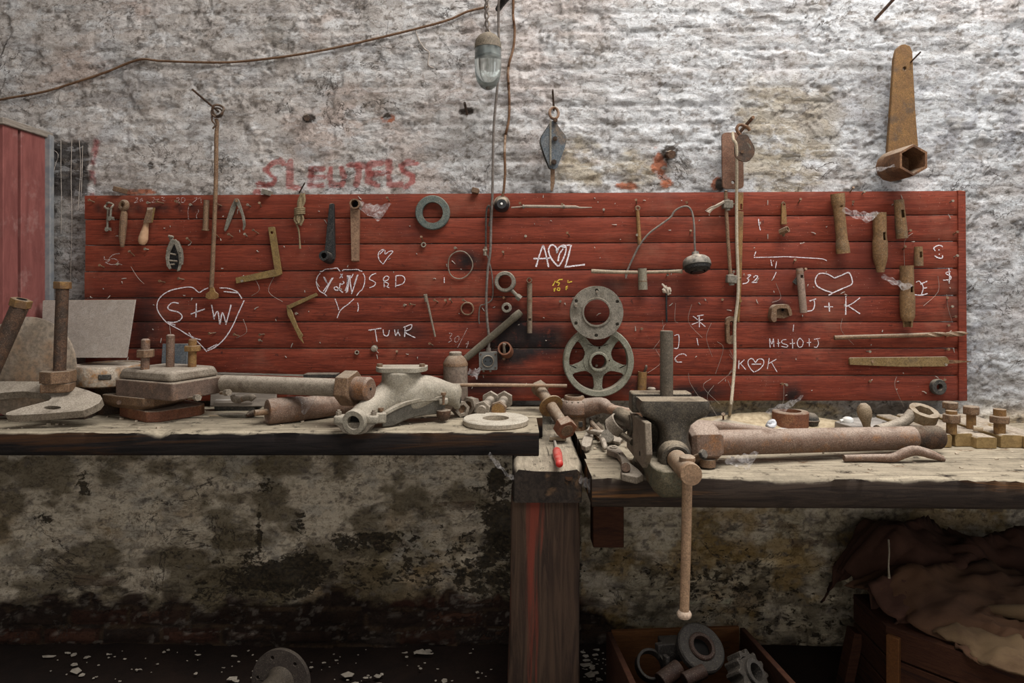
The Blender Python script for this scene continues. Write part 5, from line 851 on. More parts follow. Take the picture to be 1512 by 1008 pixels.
# tools in front of the ratchet
pl = thing('folded_cutter', 'old pivoted clamp tool of crossing dusty levers on the bench beam gap', 'clamp tool', T(885,660,ZR)); pl['label'] = 'old pivoted tool of crossing dusty levers lying beside the beam gap'
PZ = lambda x, y, h: T(x, y, ZR+h)
part(pl, 'broad_lever', MB().prism([[PZ(x,y,.020) for x,y in ((858,653),(861,645),(867,633),(872,622),(876,622),(876.5,634),(875,648),(872,657),(865,659.5),(859,657))]], Z_*-.014), DUSTY, bev=.002)
part(pl, 'lever_arm', MB().tube([PZ(872,620,.03), PZ(876,627,.03), PZ(882,634,.03), PZ(887,639,.024)], [.006,.0085,.0095,.009], 10, 3), RUST_BROWN); part(pl, 'cross_lever', MB().tube([PZ(867,636,.035), PZ(874,637,.036), PZ(885,639,.036), PZ(897,639,.034), PZ(901,640,.034)], [.005,.0085,.0085,.010,.008], 10, 3), DUSTY)
part(pl, 'cam', MB().cyl(PZ(898,647,.008), PZ(897,643,.036), .019, n=20), GREY_IRON); part(pl, 'drop_lever', MB().tube([PZ(886,640,.028), PZ(890,650,.022), PZ(893,659,.014), PZ(892.5,663,.008)], [.008,.009,.008,.006], 10, 3), DUSTY); part(pl, 'pivot', MB().cyl(PZ(873,634,.018), PZ(873,633.5,.044), .007, n=12), RUST_BROWN); part(pl, 'back_plate', MB().prism([[PZ(x,y,.012) for x,y in ((876,628),(884,622),(890,628),(892,640),(884,646),(877,640))]], Z_*-.010), RUST_BROWN, bev=.001)
sn = thing('fork_spanner', 'dusty fork spanner with rounded ends lying against the vise flank', 'spanner', T(925,680,ZR)); part(sn, 'handle', MB().prism([[PZ(x,y,.022) for x,y in ((896,659.5),(899,657.5),(908,657),(912,658.5),(916,662),(924,672),(932,684),(944,693),(950,700),(940,704),(918,699),(916,695),(920,690),(916,674),(911,668),(900,664),(896,662))]], Z_*-.018), DUSTY, bev=.003)
part(sn, 'stud', MB().cyl(PZ(924,693,.02), PZ(924,689.5,.036), .0115, n=16), RUST_DARK); part(sn, 'eyelet', MB().ring(PZ(906,660,.024), Z_, .011, .006, .004, 18), DUSTY)
one('flat_scrap', MB().prism([[PZ(x,y,.010) for x,y in ((893,622),(912,624),(921,634),(905,637),(895,633))]], Z_*-.009), DUSTY, 'flat dusty scrap of steel behind the crossing levers', 'scrap', bev=.002)
one('flat_scrap', MB().prism([[PZ(x,y,.012) for x,y in ((898,640),(920,637),(922,643),(915,652),(899,649))]], Z_*-.010), DUSTY, 'flat dusty scrap between crossing levers and fork spanner', 'scrap', bev=.002)
# ---------------------------------------------------------------- the vise
vs = thing('bench_vise', 'large worn iron bench vise gripping a round bar, its long handle hanging down', 'vise', (.40,-.72,ZR)); VX = .405
def sec(z, hx_, hy, yc, n=20, e=.5, x=VX): return [Vector((x+hx_*math.copysign(abs(math.cos(a))**e, math.cos(a)), yc+hy*math.copysign(abs(math.sin(a))**e, math.sin(a)), z)) for a in [2*PI*i/n for i in range(n)]]
YF = -.695
part(vs, 'front_jaw', MB().loft([sec(.921,.083,.036,YF,28,.22), sec(.912,.087,.039,YF,28,.25), sec(.895,.087,.040,YF,28,.3), sec(.884,.080,.041,YF,28,.35), sec(.872,.058,.041,YF,28,.55), sec(.860,.044,.040,YF-.003,28,.75), sec(.842,.037,.039,YF-.008,28,.9), sec(.822,.0365,.041,YF-.012,28,1), sec(.80,.043,.046,YF-.014,28,1), sec(.765,.040,.044,YF-.012,28,1), sec(.742,.030,.036,YF,28,1)]), VISE, smooth=60)
part(vs, 'jaw_face', MB().box((VX,YF+.044,.903), (.168,.010,.034)), DARK_IRON, bev=.002)
part(vs, 'rear_jaw', MB().box((VX-.012,YF+.088,.900), (.158,.052,.052)), VISE, bev=.005); part(vs, 'rear_body', MB().loft([sec(.876,.060,.035,YF+.095,24,.5), sec(.83,.048,.05,YF+.11,24,.6), sec(.77,.055,.075,YF+.12,24,.6), sec(.72,.075,.095,YF+.12,24,.6)]), VISE, smooth=60)
part(vs, 'slide_plate', MB().hull8([Vector((.322,y,z)) for y,z in ((-.51,.858),(-.765,.876),(-.78,.80),(-.735,.757),(-.50,.752))], [Vector((.338,y,z)) for y,z in ((-.51,.858),(-.765,.876),(-.78,.80),(-.735,.757),(-.50,.752))]), metal('vise_plate', (.24,.19,.14), (.18,.14,.105), .7, c3=(.14,.10,.075)), bev=.003, label='flat brown side plate')
part(vs, 'plate_boss', MB().cyl(Vector((.322,-.575,.830)), Vector((.316,-.575,.830)), .028, n=28), VISE, bev=.001); part(vs, 'plate_hole', MB().cyl(Vector((.3222,-.70,.785)), Vector((.3212,-.70,.785)), .006, n=12), DARKHOLE)
part(vs, 'side_tube', MB().tube([Vector((.30,-.50,.845)), Vector((.335,-.58,.832)), Vector((.37,-.66,.822))], .022, 22), VISE); part(vs, 'side_ring', MB().ring(Vector((.290,-.525,.820)), Vector((.5,-.3,.5)), .030, .026, .03, 28), DUSTY); part(vs, 'side_pin', MB().cyl(Vector((.295,-.52,.80)), Vector((.322,-.60,.79)), .009, n=14), VISE)
part(vs, 'guide', MB().loft([[Vector((VX-.022+sx*w*.9, y, z)) for sx, z in ((-1,.775),(1,.775),(1,zb+.02),(.55,zb),(-.55,zb),(-1,zb+.02))] for y, w, zb in ((-.50,.052,.735),(-.66,.055,.730),(-.72,.055,.705),(-.785,.052,.700),(-.815,.046,.712),(-.83,.036,.735))]), VISE_G, bev=.004, label='greenish lower guide block')
part(vs, 'base', MB().lathe((VX,YF+.12,ZR-.001), Z_, [(0,0),(.072,0),(.072,.016),(.066,.022),(.055,.03),(0,.03)], 36), VISE)
SX, SZ = .398, .788; part(vs, 'screw_collar', MB().lathe((SX,-.735,SZ), -Y_, [(.020,0),(.040,0),(.0405,.012),(.037,.020),(.0375,.026),(.0365,.034),(.031,.038),(.026,.038),(.024,.03)], 40), VISE)
part(vs, 'screw_head', MB().lathe((SX,-.77,SZ), -Y_, [(0,0),(.0235,0),(.0238,.118),(.0248,.122),(.0248,.132),(.0238,.136),(0,.137)], 40), TAN_STEEL); part(vs, 'handle_knob', MB().lathe((SX+.002,-.862,SZ+.020), Z_, [(0,-.01),(.0165,-.004),(.0182,.003),(.0175,.009),(.012,.0125),(0,.0135)], 28), TAN_STEEL)
hb = Vector((SX-.006,-.866,.458)); part(vs, 'handle', MB().tube([Vector((SX+.002,-.862,SZ-.018)), Vector((SX-.001,-.864,.63)), hb], [.0116,.0114,.0108], 22), TAN_STEEL); part(vs, 'handle_end', MB().lathe(hb+Z_*.004, -Z_, [(.010,-.007),(.0135,-.005),(.0165,0),(.0165,.004),(.0135,.009),(.007,.0115),(0,.012)], 28), metal('handle_end_pale', (.55,.42,.33), (.46,.33,.24), .4))
part(vs, 'clamp_screw', MB().cyl(Q(1016,679,1.70), Q(1037,671,1.665), .0065, n=12), RUST_BROWN)
hexbolt(vs, Q(1036,671.5,1.666), Q(1037,671,1.665)-Q(1016,679,1.70), .0125, .010, 'clamp_screw_head', DARK_IRON)
bb = thing('round_bar', 'upright round steel bar held in the vise jaws', 'bar', (.405,-.66,.85)); part(bb, 'shaft', MB().lathe(Vector((.4045,-.633,.885)), Z_, [(0,0),(.0168,0),(.0168,.200),(.0155,.204),(0,.2045)], 28), metal('clamped_bar_steel', (.12,.095,.068), (.085,.068,.05), .7))
# ---------------------------------------------------------------- right half of the lower bench
ht = thing('hex_shaft', 'massive rusty shaft with big chamfered hexagon head lying behind the vise', 'shaft', (.7,-.5,ZR)); a = Vector((.522,-.552,ZR+.0595)); b_ = Vector((1.250,-.414,ZR+.0445)); ax = (b_-a).normalized(); L2 = (b_-a).length
hexr = lambda d, R: [p for p in [a+ax*d+(frame(ax)[1]*math.cos(PI*i/3+.42)+frame(ax)[2]*math.sin(PI*i/3+.42))*R for i in range(6)]]
part(ht, 'hexagon_head', MB().loft([hexr(-.052,.047), hexr(-.040,.058), hexr(.026,.058), hexr(.042,.044)]), RUST_PALE, bev=.002, smooth=25); part(ht, 'shaft', MB().tube([a+ax*.03, a+ax*(L2-.085)], [.0345,.0335], 32), RUST_PALE)
m = MB(); pr = [(0,0)]
for i in range(16): pr += [(.0318,.001+i*.0055),(.0342,.0035+i*.0055)]
part(ht, 'thread', m.lathe(a+ax*(L2-.085), ax, pr+[(.030,.092),(.012,.095),(0,.095)], 30), RUST_DARK); part(ht, 'foot_nub', MB().cyl(a+Vector((.004,-.03,-.055)), a+Vector((.004,-.03,-.035)), .022, n=20), RUST_BROWN)
one('round_rod', MB().lathe(Q(1024,628,2.05), Q(1160,640,2.14)-Q(1024,628,2.05), [(0,0),(.012,.002),(.0185,.012),(.0195,.08),(.016,.2),(.012,.33),(0,.335)], 20), RUST_PALE, 'tapering rusty rod wedged between batten and massive shaft', 'rod')
bt = thing('batten', 'thin pale wooden batten with a nail through it lying behind the massive shaft', 'batten', T(1110,640,ZR)); part(bt, 'strip', MB().prism([[T(x,y,ZR+.040) for x,y in ((1052,621),(1061,617),(1110,626),(1161,636),(1161,637.5),(1140,638))]], Z_*-.010), PALE_WOOD, bev=.001); part(bt, 'nail', nail(MB(), T(1068,621,ZR+.035), T(1068,621,ZR+.04)+Z_*.022, .0032), RUST)
rg_ = thing('bearing_ring', 'thick rust-red bearing ring standing on sandy dust by the wall', 'ring', T(1165,624,ZR)); c = Vector((Q(1165,600,2.37).x, -.062, ZR)); part(rg_, 'body', MB().ring(c+Z_*.029, Z_, .0595, .036, .056, 48, .003), RUST_RED)
bl_ = thing('ball', 'dark iron ball beside the rust-red bearing ring', 'ball', T(1196,623,ZR)); m = MB(); m.lathe(Vector((Q(1195,600,2.36).x, -.07, ZR)), Z_, [(0,0),(.014,.003),(.024,.012),(.0285,.026),(.024,.041),(.014,.050),(0,.053)], 24); part(bl_, 'body', m, DARK_IRON); part(bl_, 'seam', MB().ring(Vector((Q(1195,600,2.36).x, -.07, ZR+.026)), Z_, .0295, .024, .006, 28), RUST_DARK)
bd = thing('bait_tin', 'white rag twist lying on the pale batten end', 'rag', T(1138,636,ZR)); bd.name = 'white_rag'; ORG['white_rag'] = ORG.get('bait_tin', Vector(bd.location)); part(bd, 'twist', MB().tube([Q(1131,629,2.16), Q(1136,624,2.15), Q(1142,622,2.15), Q(1142,628,2.14), Q(1136,629,2.13), Q(1133,626,2.13)], [.003,.007,.008,.008,.006,.003], 8, 4), simple('white_rag_cloth', (.62,.62,.64), .9, (.40,.42,.46), 90))
one('paper_scrap', MB().prism([[T(x,y,ZR+.004) for x,y in ((1148,634),(1158,631.5),(1168,634),(1160,636.5))]], Z_*.003), WHITE_CAP, 'small white scrap of paper beside the batten end', 'paper')
bo_ = thing('base_board', 'flat weathered board carrying a white cap and an upright wooden knob', 'board', T(1290,628,ZR)); part(bo_, 'board', MB().prism([[T(x,y,ZR+.028) for x,y in ((1232,622),(1258,616),(1335,614),(1340,624),(1290,632),(1262,630))]], Z_*-.024), GREY_WOOD, bev=.003)
cp = thing('enamel_cap', 'little white enamel cap lying on the flat weathered board', 'cap', T(1252,622,ZR+.028)); c = T(1252,623,ZR+.0285); part(cp, 'dome', MB().lathe(c, Z_, [(0,0),(.0165,0),(.0182,.006),(.0165,.013),(.010,.0175),(0,.0185)], 26), WHITE_CAP); part(cp, 'stub', MB().cyl(c+Vector((-.016,0,.006)), c+Vector((-.028,-.002,.005)), .005, n=10), WHITE_CAP)
kb = thing('tool_grip', 'upright brown egg-shaped wooden handle behind the massive shaft', 'handle', T(1280,632,ZR)); c = Vector((Q(1281,630,2.20).x, 2.20-D, ZR+.02)); part(kb, 'grip', MB().lathe(c, Vector((-.16,0,1)), [(0,0),(.018,0),(.012,.008),(.0115,.02),(.015,.034),(.0215,.052),(.0225,.066),(.019,.080),(.010,.0905),(0,.0925)], 24), metal('knob_wood', (.25,.18,.11), (.31,.23,.15), .8)); part(kb, 'foot', MB().cyl(c-Z_*.02, c, .021, n=20), RUST_BROWN)
hs = thing('ring_spanner', 'ochre hexagon ring spanner propped up on a stub bolt', 'spanner', T(1345,640,ZR)); rc = Q(1363,611,2.14)
rn = Vector((.10,-.42,1)).normalized(); ra, ru_, rw_ = frame(rn); ru_ = (X_-rn*X_.dot(rn)).normalized(); rw_ = rn.cross(ru_)
hp = lambda R, n, o, ph: [rc+rn*o+ru_*(R*math.cos(2*PI*i/n+ph))+rw_*(R*math.sin(2*PI*i/n+ph)) for i in range(n)]
part(hs, 'ring', MB().prism([hp(.043,32,.014,0), hp(.027,6,.014,.5)], rn*-.030), metal('ring_spanner_iron', (.26,.19,.115), (.20,.13,.07), .85, c3=(.19,.10,.045)), bev=.004)
part(hs, 'handle', MB().tube([rc-ru_*.034-rn*.001, Q(1335,622,2.13), Q(1315,630,2.11), Q(1296,636,2.09)], [.018,.0165,.0165,.0185], 18, 4), DUSTY); part(hs, 'stub_bolt', MB().cyl(Vector((rc.x+.016, rc.y-.006, ZR+.03)), rc+Vector((.012,0,-.012)), .013, n=14), RUST_GOLD)
pf = thing('pry_fork', 'curved rusty pry bar with forked tip lying in front of the massive shaft', 'pry bar', T(1320,678,ZR)); pth = [T(1246,676,ZR+.012), T(1285,675.5,ZR+.013), T(1318,675.5,ZR+.014), T(1335,669,ZR+.026), T(1350,665,ZR+.034), T(1365,669,ZR+.026)]
part(pf, 'bar', MB().tube(pth, [.009,.010,.012,.014,.014,.010], 16, 5), RUST_PALE); part(pf, 'prong', MB().tube([T(1352,665,ZR+.034), T(1372,671,ZR+.021), T(1394,678.5,ZR+.005)], [.0105,.0105,.006], 12, 4), RUST_PALE); part(pf, 'prong', MB().tube([T(1352,662,ZR+.035), T(1373,668,ZR+.024), T(1393,676,ZR+.009)], [.0095,.009,.005], 12, 4), RUST_PALE)
one('loose_dowel', MB().cyl(T(1437,632,ZR+.048), T(1451,633,ZR+.048), .0085, n=12), PALE_WOOD, 'short pale dowel lying on the wooden bars between two bolts', 'dowel')
# wooden bars by the wall
BARW = wood('ochre_bar_end', (.26,.175,.075), (.19,.125,.055), (20,20,20), dust=(.56,.47,.375), c3=(.30,.20,.09))
labs = ['first wooden bar of the flat row, beside the shaft thread', 'second wooden bar of the flat row, counted from the shaft', 'third wooden bar of the flat row, with chipped front corner', 'fourth wooden bar of the flat row, cut by the picture edge', 'last wooden bar of the flat row, mostly outside the picture']
for i, (xa, xb, yf, zz) in enumerate(((1378,1407,661,.040),(1409,1438,659.5,.041),(1440.5,1474,662.5,.036),(1476.5,1511,661.5,.040),(1514,1548,663,.041))):
    p0 = T(xa, yf, ZR); p1 = T(xb, yf, ZR); y0 = (p0.y+p1.y)/2; m = MB(); n = 10; rings = []
    for k in range(n):
        t = k/(n-1); y = y0+( -.028-y0)*t; f = lambda q: random.uniform(-.0015,.0015); x0 = p0.x+.003; x1 = p1.x-.003
        rings.append([Vector(q) for q in ((x0+f(0),y,ZR+.001),(x0+f(0),y,ZR+zz-.005),(x0+.006,y,ZR+zz+f(0)),(x1-.006,y,ZR+zz+f(0)),(x1+f(0),y,ZR+zz-.005),(x1+f(0),y,ZR+.001))])
    one('wooden_bar', m.loft(rings), BARW, labs[i], 'bar', 'wooden bars laid side by side', bev=.0015)
for (x, yb_, dz, r, hh, lab, top) in ((1405,640,.06,.026,.026,'rusty bolt with stepped top standing on the second wooden bar',.010),(1434,632,.07,.0245,.026,'rusty hexagon bolt standing on the third wooden bar',0),(1476,640,.055,.0285,.022,'widest rusty bolt with a round stub on the fourth wooden bar',.020),(1403,622,.065,.025,.022,'rusty bolt at the back of the row near the wall',0),(1338,622,.06,.024,.022,'holed hexagon nut on a stub behind the ring spanner',0)):
    z0 = ZR+.038 if x > 1380 else ZR+.0; p = T(x, yb_, z0); t = thing('bolt', lab, 'bolt', p, 'bolts standing on the wooden bars' if x > 1380 else None)
    part(t, 'shank', MB().cyl(p, p+Z_*(dz-hh+.004), r*.56, n=16), RUST_GOLD); m = hexbolt(t, p+Z_*(dz-hh), Z_, r, hh, 'head', RUST_BROWN, .35, .003)
    if top: part(t, 'stub', MB().cyl(p+Z_*dz, p+Z_*(dz+top), r*.6, n=16), RUST_GOLD)
    if x == 1338: part(t, 'hole', MB().cyl(p+Z_*dz, p+Z_*(dz+.001), r*.5, n=16), DARKHOLE)
# ---------------------------------------------------------------- below the benches
fp = thing('flanged_pipe', 'dark flanged pipe lying on the floor under the tall bench', 'pipe', (-.69,-.36,FZ)); fc = Vector((Q(413,1008,2.05).x, 2.05-D, FZ+.096)); fx = Vector((-.20,-1,.10)).normalized()
_, u_, w_ = frame(fx); fcirc = lambda R, n, o=0: [fc+fx*o+u_*(R*math.cos(2*PI*i/n))+w_*(R*math.sin(2*PI*i/n)) for i in range(n)]
holes = [[fc+u_*(.073*math.cos(a))+w_*(.073*math.sin(a))+u_*(.006*math.cos(b))+w_*(.006*math.sin(b)) for b in [2*PI*i/10 for i in range(10)]] for a in (.4,1.5,2.55,3.6,4.6,5.6)]
part(fp, 'flange', MB().prism([fcirc(.094,48)]+holes, -fx*.014), metal('flange_dark', (.055,.042,.034), (.042,.031,.026), .12), bev=.001); part(fp, 'pipe', MB().lathe(fc, fx, [(.026,.20),(.026,.0),(.046,0),(.038,.012),(.034,.03),(.032,.25),(.026,.25)], 36, close=True), metal('pipe_brown', (.065,.05,.036), (.05,.038,.028), .05))
cr_ = thing('crate', 'open dark wooden crate of machine parts on the floor under the vise', 'crate', (.55,-.6,FZ))
A = Q(903,932,2.03); Bq = Q(1092,926,2.03); Cq = Q(1182,1026,1.58); Dq = Q(948,1026,1.58)
def wallq(p, q, th, zb, n, name, mat):
    p2, q2 = Vector((p.x,p.y,zb)), Vector((q.x,q.y,zb)); return part(cr_, name, MB().hull8([p,q,q2,p2], [v+n*th for v in (p,q,q2,p2)]), mat, bev=.002)
wallq(A, Bq, .014, FZ+.004, Y_, 'back_board', CRATE_IN); wallq(A, Dq, .016, FZ+.004, -X_, 'side_board', CRATE); wallq(Bq, Cq, .016, FZ+.004, X_, 'side_board', CRATE); wallq(Dq, Cq, .014, FZ+.004, -Y_, 'front_board', CRATE)
part(cr_, 'floor_board', MB().hull8([Vector((v.x,v.y,FZ+.004)) for v in (A,Bq,Cq,Dq)], [Vector((v.x,v.y,FZ+.014)) for v in (A,Bq,Cq,Dq)]), CRATE)
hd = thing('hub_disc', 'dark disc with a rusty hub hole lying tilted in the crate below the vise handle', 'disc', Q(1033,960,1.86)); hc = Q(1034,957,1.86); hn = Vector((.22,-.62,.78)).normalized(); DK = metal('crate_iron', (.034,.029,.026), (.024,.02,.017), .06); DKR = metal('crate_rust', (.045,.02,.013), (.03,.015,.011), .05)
part(hd, 'disc', MB().ring(hc, hn, .066, .03, .022, 48, .004), DK); part(hd, 'hub', MB().ring(hc+hn*.008, hn, .037, .026, .02, 36, .003), DKR); part(hd, 'shadow_floor', MB().cyl(hc-hn*.012, hc-hn*.010, .034, n=24), DARKHOLE)
cm = thing('clamp_ring', 'dark split clamp ring lying in the crate beside the hub disc', 'clamp', Q(958,985,1.84)); c = Q(960,982,1.86); n_ = Vector((.1,-.7,.7)); part(cm, 'ring', MB().ring(c, n_, .040, .033, .03, 36), DK); part(cm, 'lug', MB().box(c+Vector((.034,.02,.032)), (.03,.018,.036), RZ(.4)), DK, bev=.002); part(cm, 'lug', MB().box(c+Vector((.040,-.015,.02)), (.012,.018,.03), RZ(.4)), DK, bev=.002)
one('iron_block', MB().box(Q(989,957,1.90), (.055,.05,.05), RZ(.1)), DK, 'dark iron block in the crate behind the hub disc', 'block', bev=.003)
gr = thing('toothed_gear', 'dark toothed gear lying in the crate corner', 'gear', Q(1098,1000,1.78)); c = Q(1094,1002,1.76); n_ = Vector((.55,-.5,.6)).normalized(); _, u_, w_ = frame(n_); R = lambda a, r: c+u_*(r*math.cos(a))+w_*(r*math.sin(a))
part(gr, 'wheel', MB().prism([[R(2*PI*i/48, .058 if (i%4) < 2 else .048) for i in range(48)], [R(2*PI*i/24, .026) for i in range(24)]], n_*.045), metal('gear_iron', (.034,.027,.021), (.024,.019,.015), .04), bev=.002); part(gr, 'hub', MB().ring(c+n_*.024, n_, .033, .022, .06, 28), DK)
for (x0,y0,d0,x1,y1,d1,r,lab) in ((975,1006,1.80,1003,985,1.83,.022,'dark short shaft lying in the crate under the clamp ring'),(1010,1004,1.78,1040,990,1.80,.018,'dark red-brown rod lying in the crate under the hub disc')):
    one('shaft', MB().cyl(Q(x0,y0,d0), Q(x1,y1,d1), r, n=20), DKR, lab, 'shaft', bev=.002)
part(cr_, 'packing', MB().box(((A.x+Cq.x)/2+.01,(A.y+Cq.y)/2,FZ+.06), (.40,.30,.09)), DARKHOLE, label='near-black block filling the crate')  # near-black block below the crate parts
# sacks on a wooden box
bx = thing('wooden_box', 'dark brown wooden box under the heap of sacks', 'box', (1.25,-.55,FZ)); K = Vector((1.068,-.47,0)); K2 = Vector((1.075,-.27,0)); KF = Vector((1.46,-.93,0)); bn = (KF-K).normalized().cross(Z_)
up4 = lambda p, q, n, z0, z1, t: ([p+Z_*z0, q+Z_*z0, q+Z_*z1, p+Z_*z1], [v+n*t for v in (p+Z_*z0, q+Z_*z0, q+Z_*z1, p+Z_*z1)])
for i in range(4): z = FZ+.005+i*.076; part(bx, 'slat', MB().hull8(*up4(K, KF, -bn, z, z+.070, .016)), CRATE, bev=.002); part(bx, 'side_slat', MB().hull8(*up4(K2, K, X_, z, z+.070, .016)), CRATE, bev=.002)
part(bx, 'corner_post', MB().hull8(*up4(K+(KF-K).normalized()*.006+bn*.016, K+(KF-K).normalized()*.040+bn*.016, -bn, FZ+.006, .218, .016)), CRATE_IN, bev=.002)
part(bx, 'top_board', MB().prism([[v+Z_*.222 for v in (K, KF, Vector((2.1,-.93,0)), Vector((2.1,-.27,0)), K2)]], Z_*.014), CRATE)
def sack(name, prof, xs, mat, label, seed, amp=.028, ends=.06, tilt=0.0, shear=0.0, left=.10):
    # prof: (y, z) section from back to front, draped; folds run downhill and sideways
    nu, nv = 110, 46; pr = [Vector((0, y, z)) for y, z in prof]; pr = smooth_path(pr, 12); vv = np.linspace(0, len(pr)-1, nv); mb = MB(); V = []
    U = np.linspace(0, 1, nu); s = seed*7.3
    for k in range(nv):
        p = pr[int(round(vv[k]))]; q = pr[min(int(round(vv[k]))+1, len(pr)-1)]; o_ = pr[max(int(round(vv[k]))-1, 0)]; t = (q-o_).normalized(); nrm = Vector((0, t.z, -t.y)); nrm = -nrm if nrm.z < 0 else nrm; v = k/(nv-1)
        w = (fbm(U*9+s+v*2.2, U*0+v*3.1+s, 500+seed, 5, .5)-.5)*2; w2 = 1-np.abs(fbm(U*4+v*3.5+s, U*0+v*2.0-U*2, 520+seed, 4)-.5)*5; fold = amp*w+amp*.8*np.clip(w2, 0, 1)**2
        ed = (fbm(U*0+v*6+s, U*0+3., 540+seed, 3)-.5)*ends*2; drop = left*np.clip((.12-U)/.12, 0, 1)**1.5
        for i in range(nu):
            x = xs[0]+(ed[i]+shear*v)*(1-U[i])+(xs[1]-xs[0])*U[i]; V.append((x, p.y+nrm.y*fold[i], max(p.z+nrm.z*fold[i]-drop[i]*(1 if k < nv*.7 else .3)+tilt*U[i], FZ+.01)))
    mb.add(V, [(k*nu+i, k*nu+i+1, (k+1)*nu+i+1, (k+1)*nu+i) for k in range(nv-1) for i in range(nu-1)])
    o = one(name, mb, mat, label, 'sack', 'sacks heaped on the wooden box', smooth=180); sd = o.modifiers.new('cloth', 'SOLIDIFY'); sd.thickness = .006; sd.offset = -1; return o
sack('sack', [(-.06,.26),(-.075,.38),(-.13,.425),(-.20,.420),(-.28,.385),(-.35,.345),(-.42,.300),(-.45,.262)], (1.085,2.2), SACK_DARK, 'dark brown sack at the back and top of the heap', 1, .046, .05, -.13, .02, .16)
sack('sack', [(-.28,.325),(-.36,.345),(-.44,.318),(-.52,.285),(-.60,.262),(-.66,.250)], (1.035,2.2), SACK_BROWN, 'brown sack folded in the middle of the heap', 2, .034, .05, -.03, .18, .05)
sack('sack', [(-.44,.270),(-.54,.272),(-.64,.262),(-.74,.252),(-.84,.246),(-.92,.242)], (1.13,2.2), SACK_TAN, 'lighter tan sack draped over the front of the box', 3, .024, .05, .0, .24, .03)
tr_ = [Vector((1.34,-.50,.298)), Vector((1.44,-.56,.312)), Vector((1.56,-.585,.318)), Vector((1.75,-.60,.318)), Vector((2.1,-.60,.32))]
one('sack', MB().tube(tr_, [.010,.026,.032,.033,.03], 22, 6), SACK_TAN, 'rolled tan sack end lying along the front of the heap', 'sack', 'sacks heaped on the wooden box')
one('string', MB().tube([Q(1312,797,2.06), Q(1313,815,2.02), Q(1312,835,1.99), Q(1313,853,1.96)], [.003,.0022,.0022,.0035], 6, 4), ROPE, 'pale frayed string hanging over the dark sacks', 'string')
one('timber_post', MB().box((1.045,-.30,FZ+.11), (.03,.05,.22), Matrix.Rotation(.2,3,'Y')), CRATE, 'dark timber stub leaning between wall and wooden box', 'timber', bev=.002)

# ---------------------------------------------------------------- chalk on the board (flat marks, parts of the board)
def ribbon(name, strokes, w, mat, label=None, jit=.25):
    mb = MB(); hw = w*.74*sc(BO)/2
    for s in strokes:
        q = [Vector((x, y, 0)) for x, y in s]; q = smooth_path(q, 5) if len(q) > 2 else [q[0]+(q[1]-q[0])*t/6 for t in range(7)]; vs = []
        for i, p in enumerate(q):
            t = (q[min(i+1,len(q)-1)]-q[max(i-1,0)]); t = t.normalized() if t.length > 1e-6 else Vector((1,0,0)); nn = Vector((-t.y, t.x, 0)); a = PB(p.x, p.y, .0009); wv = hw*(1+random.uniform(-jit,jit)); d = Vector((nn.x, 0, -nn.y))*wv
            vs += [a-d, a+d]
        mb.add(vs, [(2*i, 2*i+1, 2*i+3, 2*i+2) for i in range(len(q)-1)])
    return part(board, name, mb, mat, label=label, smooth=0)
z1 = lambda l: [zm(p, 120, 400, 5.04) for p in l]
ribbon('chalk_heart', z1([[(945,125),(910,140),(875,158),(820,120),(720,130),(640,155),(580,205),(563,270),(590,330),(640,385),(720,430),(800,480),(860,520),(935,600)],[(1030,125),(1100,130),(1160,155),(1195,205)],[(1060,152),(1120,158),(1165,162)],[(1212,218),(1175,300),(1120,420),(1060,510),(990,570),(938,592)],[(940,580),(1010,545)],[(640,382),(700,402)],[(800,458),(830,492),(890,512)]]), 2.0, CHALK, 'large chalk heart around S + W')
ribbon('chalk_letters', z1([[(725,240),(680,235),(645,265),(660,290),(720,305),(750,335),(735,365),(690,382),(640,378)],[(857,240),(853,345)],[(815,320),(920,282)],[(970,250),(990,360)],[(985,350),(1015,300),(1030,398)],[(1032,398),(1050,310),(1078,392)],[(1075,398),(1100,310),(1115,250)]]), 2.2, CHALK, 'chalk letters S + W')
z2 = lambda l: [zm(p, 130, 280, 7.56) for p in l]
ribbon('chalk_number', z2([[(180,740),(185,775),(215,785),(245,770),(225,800),(195,812),(250,832)],[(355,712),(280,725),(240,765)],[(262,770),(310,775),(335,805),(310,830),(250,835)],[(335,828),(380,838)]]), 1.7, CHALK_FAINT, 'chalk number 25')
ribbon('chalk_number', z2([[(530,95),(555,90),(545,120),(515,145),(555,135)],[(605,95),(580,115),(590,130),(615,120),(590,110)],[(715,90),(740,88),(735,115),(712,140),(750,135)],[(750,112),(790,105)],[(820,85),(850,90),(830,115),(865,125)],[(985,95),(1015,90),(1012,115),(985,142),(1030,135)],[(1040,110),(1055,85),(1080,100),(1075,135),(1045,140),(1040,110)],[(1185,95),(1215,90),(1200,120),(1165,145)],[(1225,100),(1255,95),(1265,150)],[(1125,190),(1115,250),(1122,330)],[(1225,220),(1235,240),(1210,285),(1215,320)]]), 1.2, CHALK_FAINT, 'faint row of chalk numbers 26 22 20 21 along the top plank')
z3 = lambda l: [zm(p, 455, 390, 9.45) for p in l]
ribbon('chalk_letters', z3([[(215,175),(250,240),(280,275)],[(225,180),(270,270)],[(350,185),(300,270),(225,415)],[(335,190),(280,280),(210,380)],[(455,135),(480,190)],[(480,135),(440,195)],[(485,235),(500,260),(470,280),(445,270),(440,320),(415,360),(375,355),(365,325),(400,315),(430,350),(485,395)],[(545,155),(555,260),(530,400)],[(560,155),(540,300),(515,370)],[(575,155),(560,300),(545,390)],[(585,155),(590,270),(610,400)],[(630,135),(600,190)],[(695,145),(650,280),(605,415)],[(685,150),(640,290)]]), 1.9, CHALK, 'chalk letters Y & N')
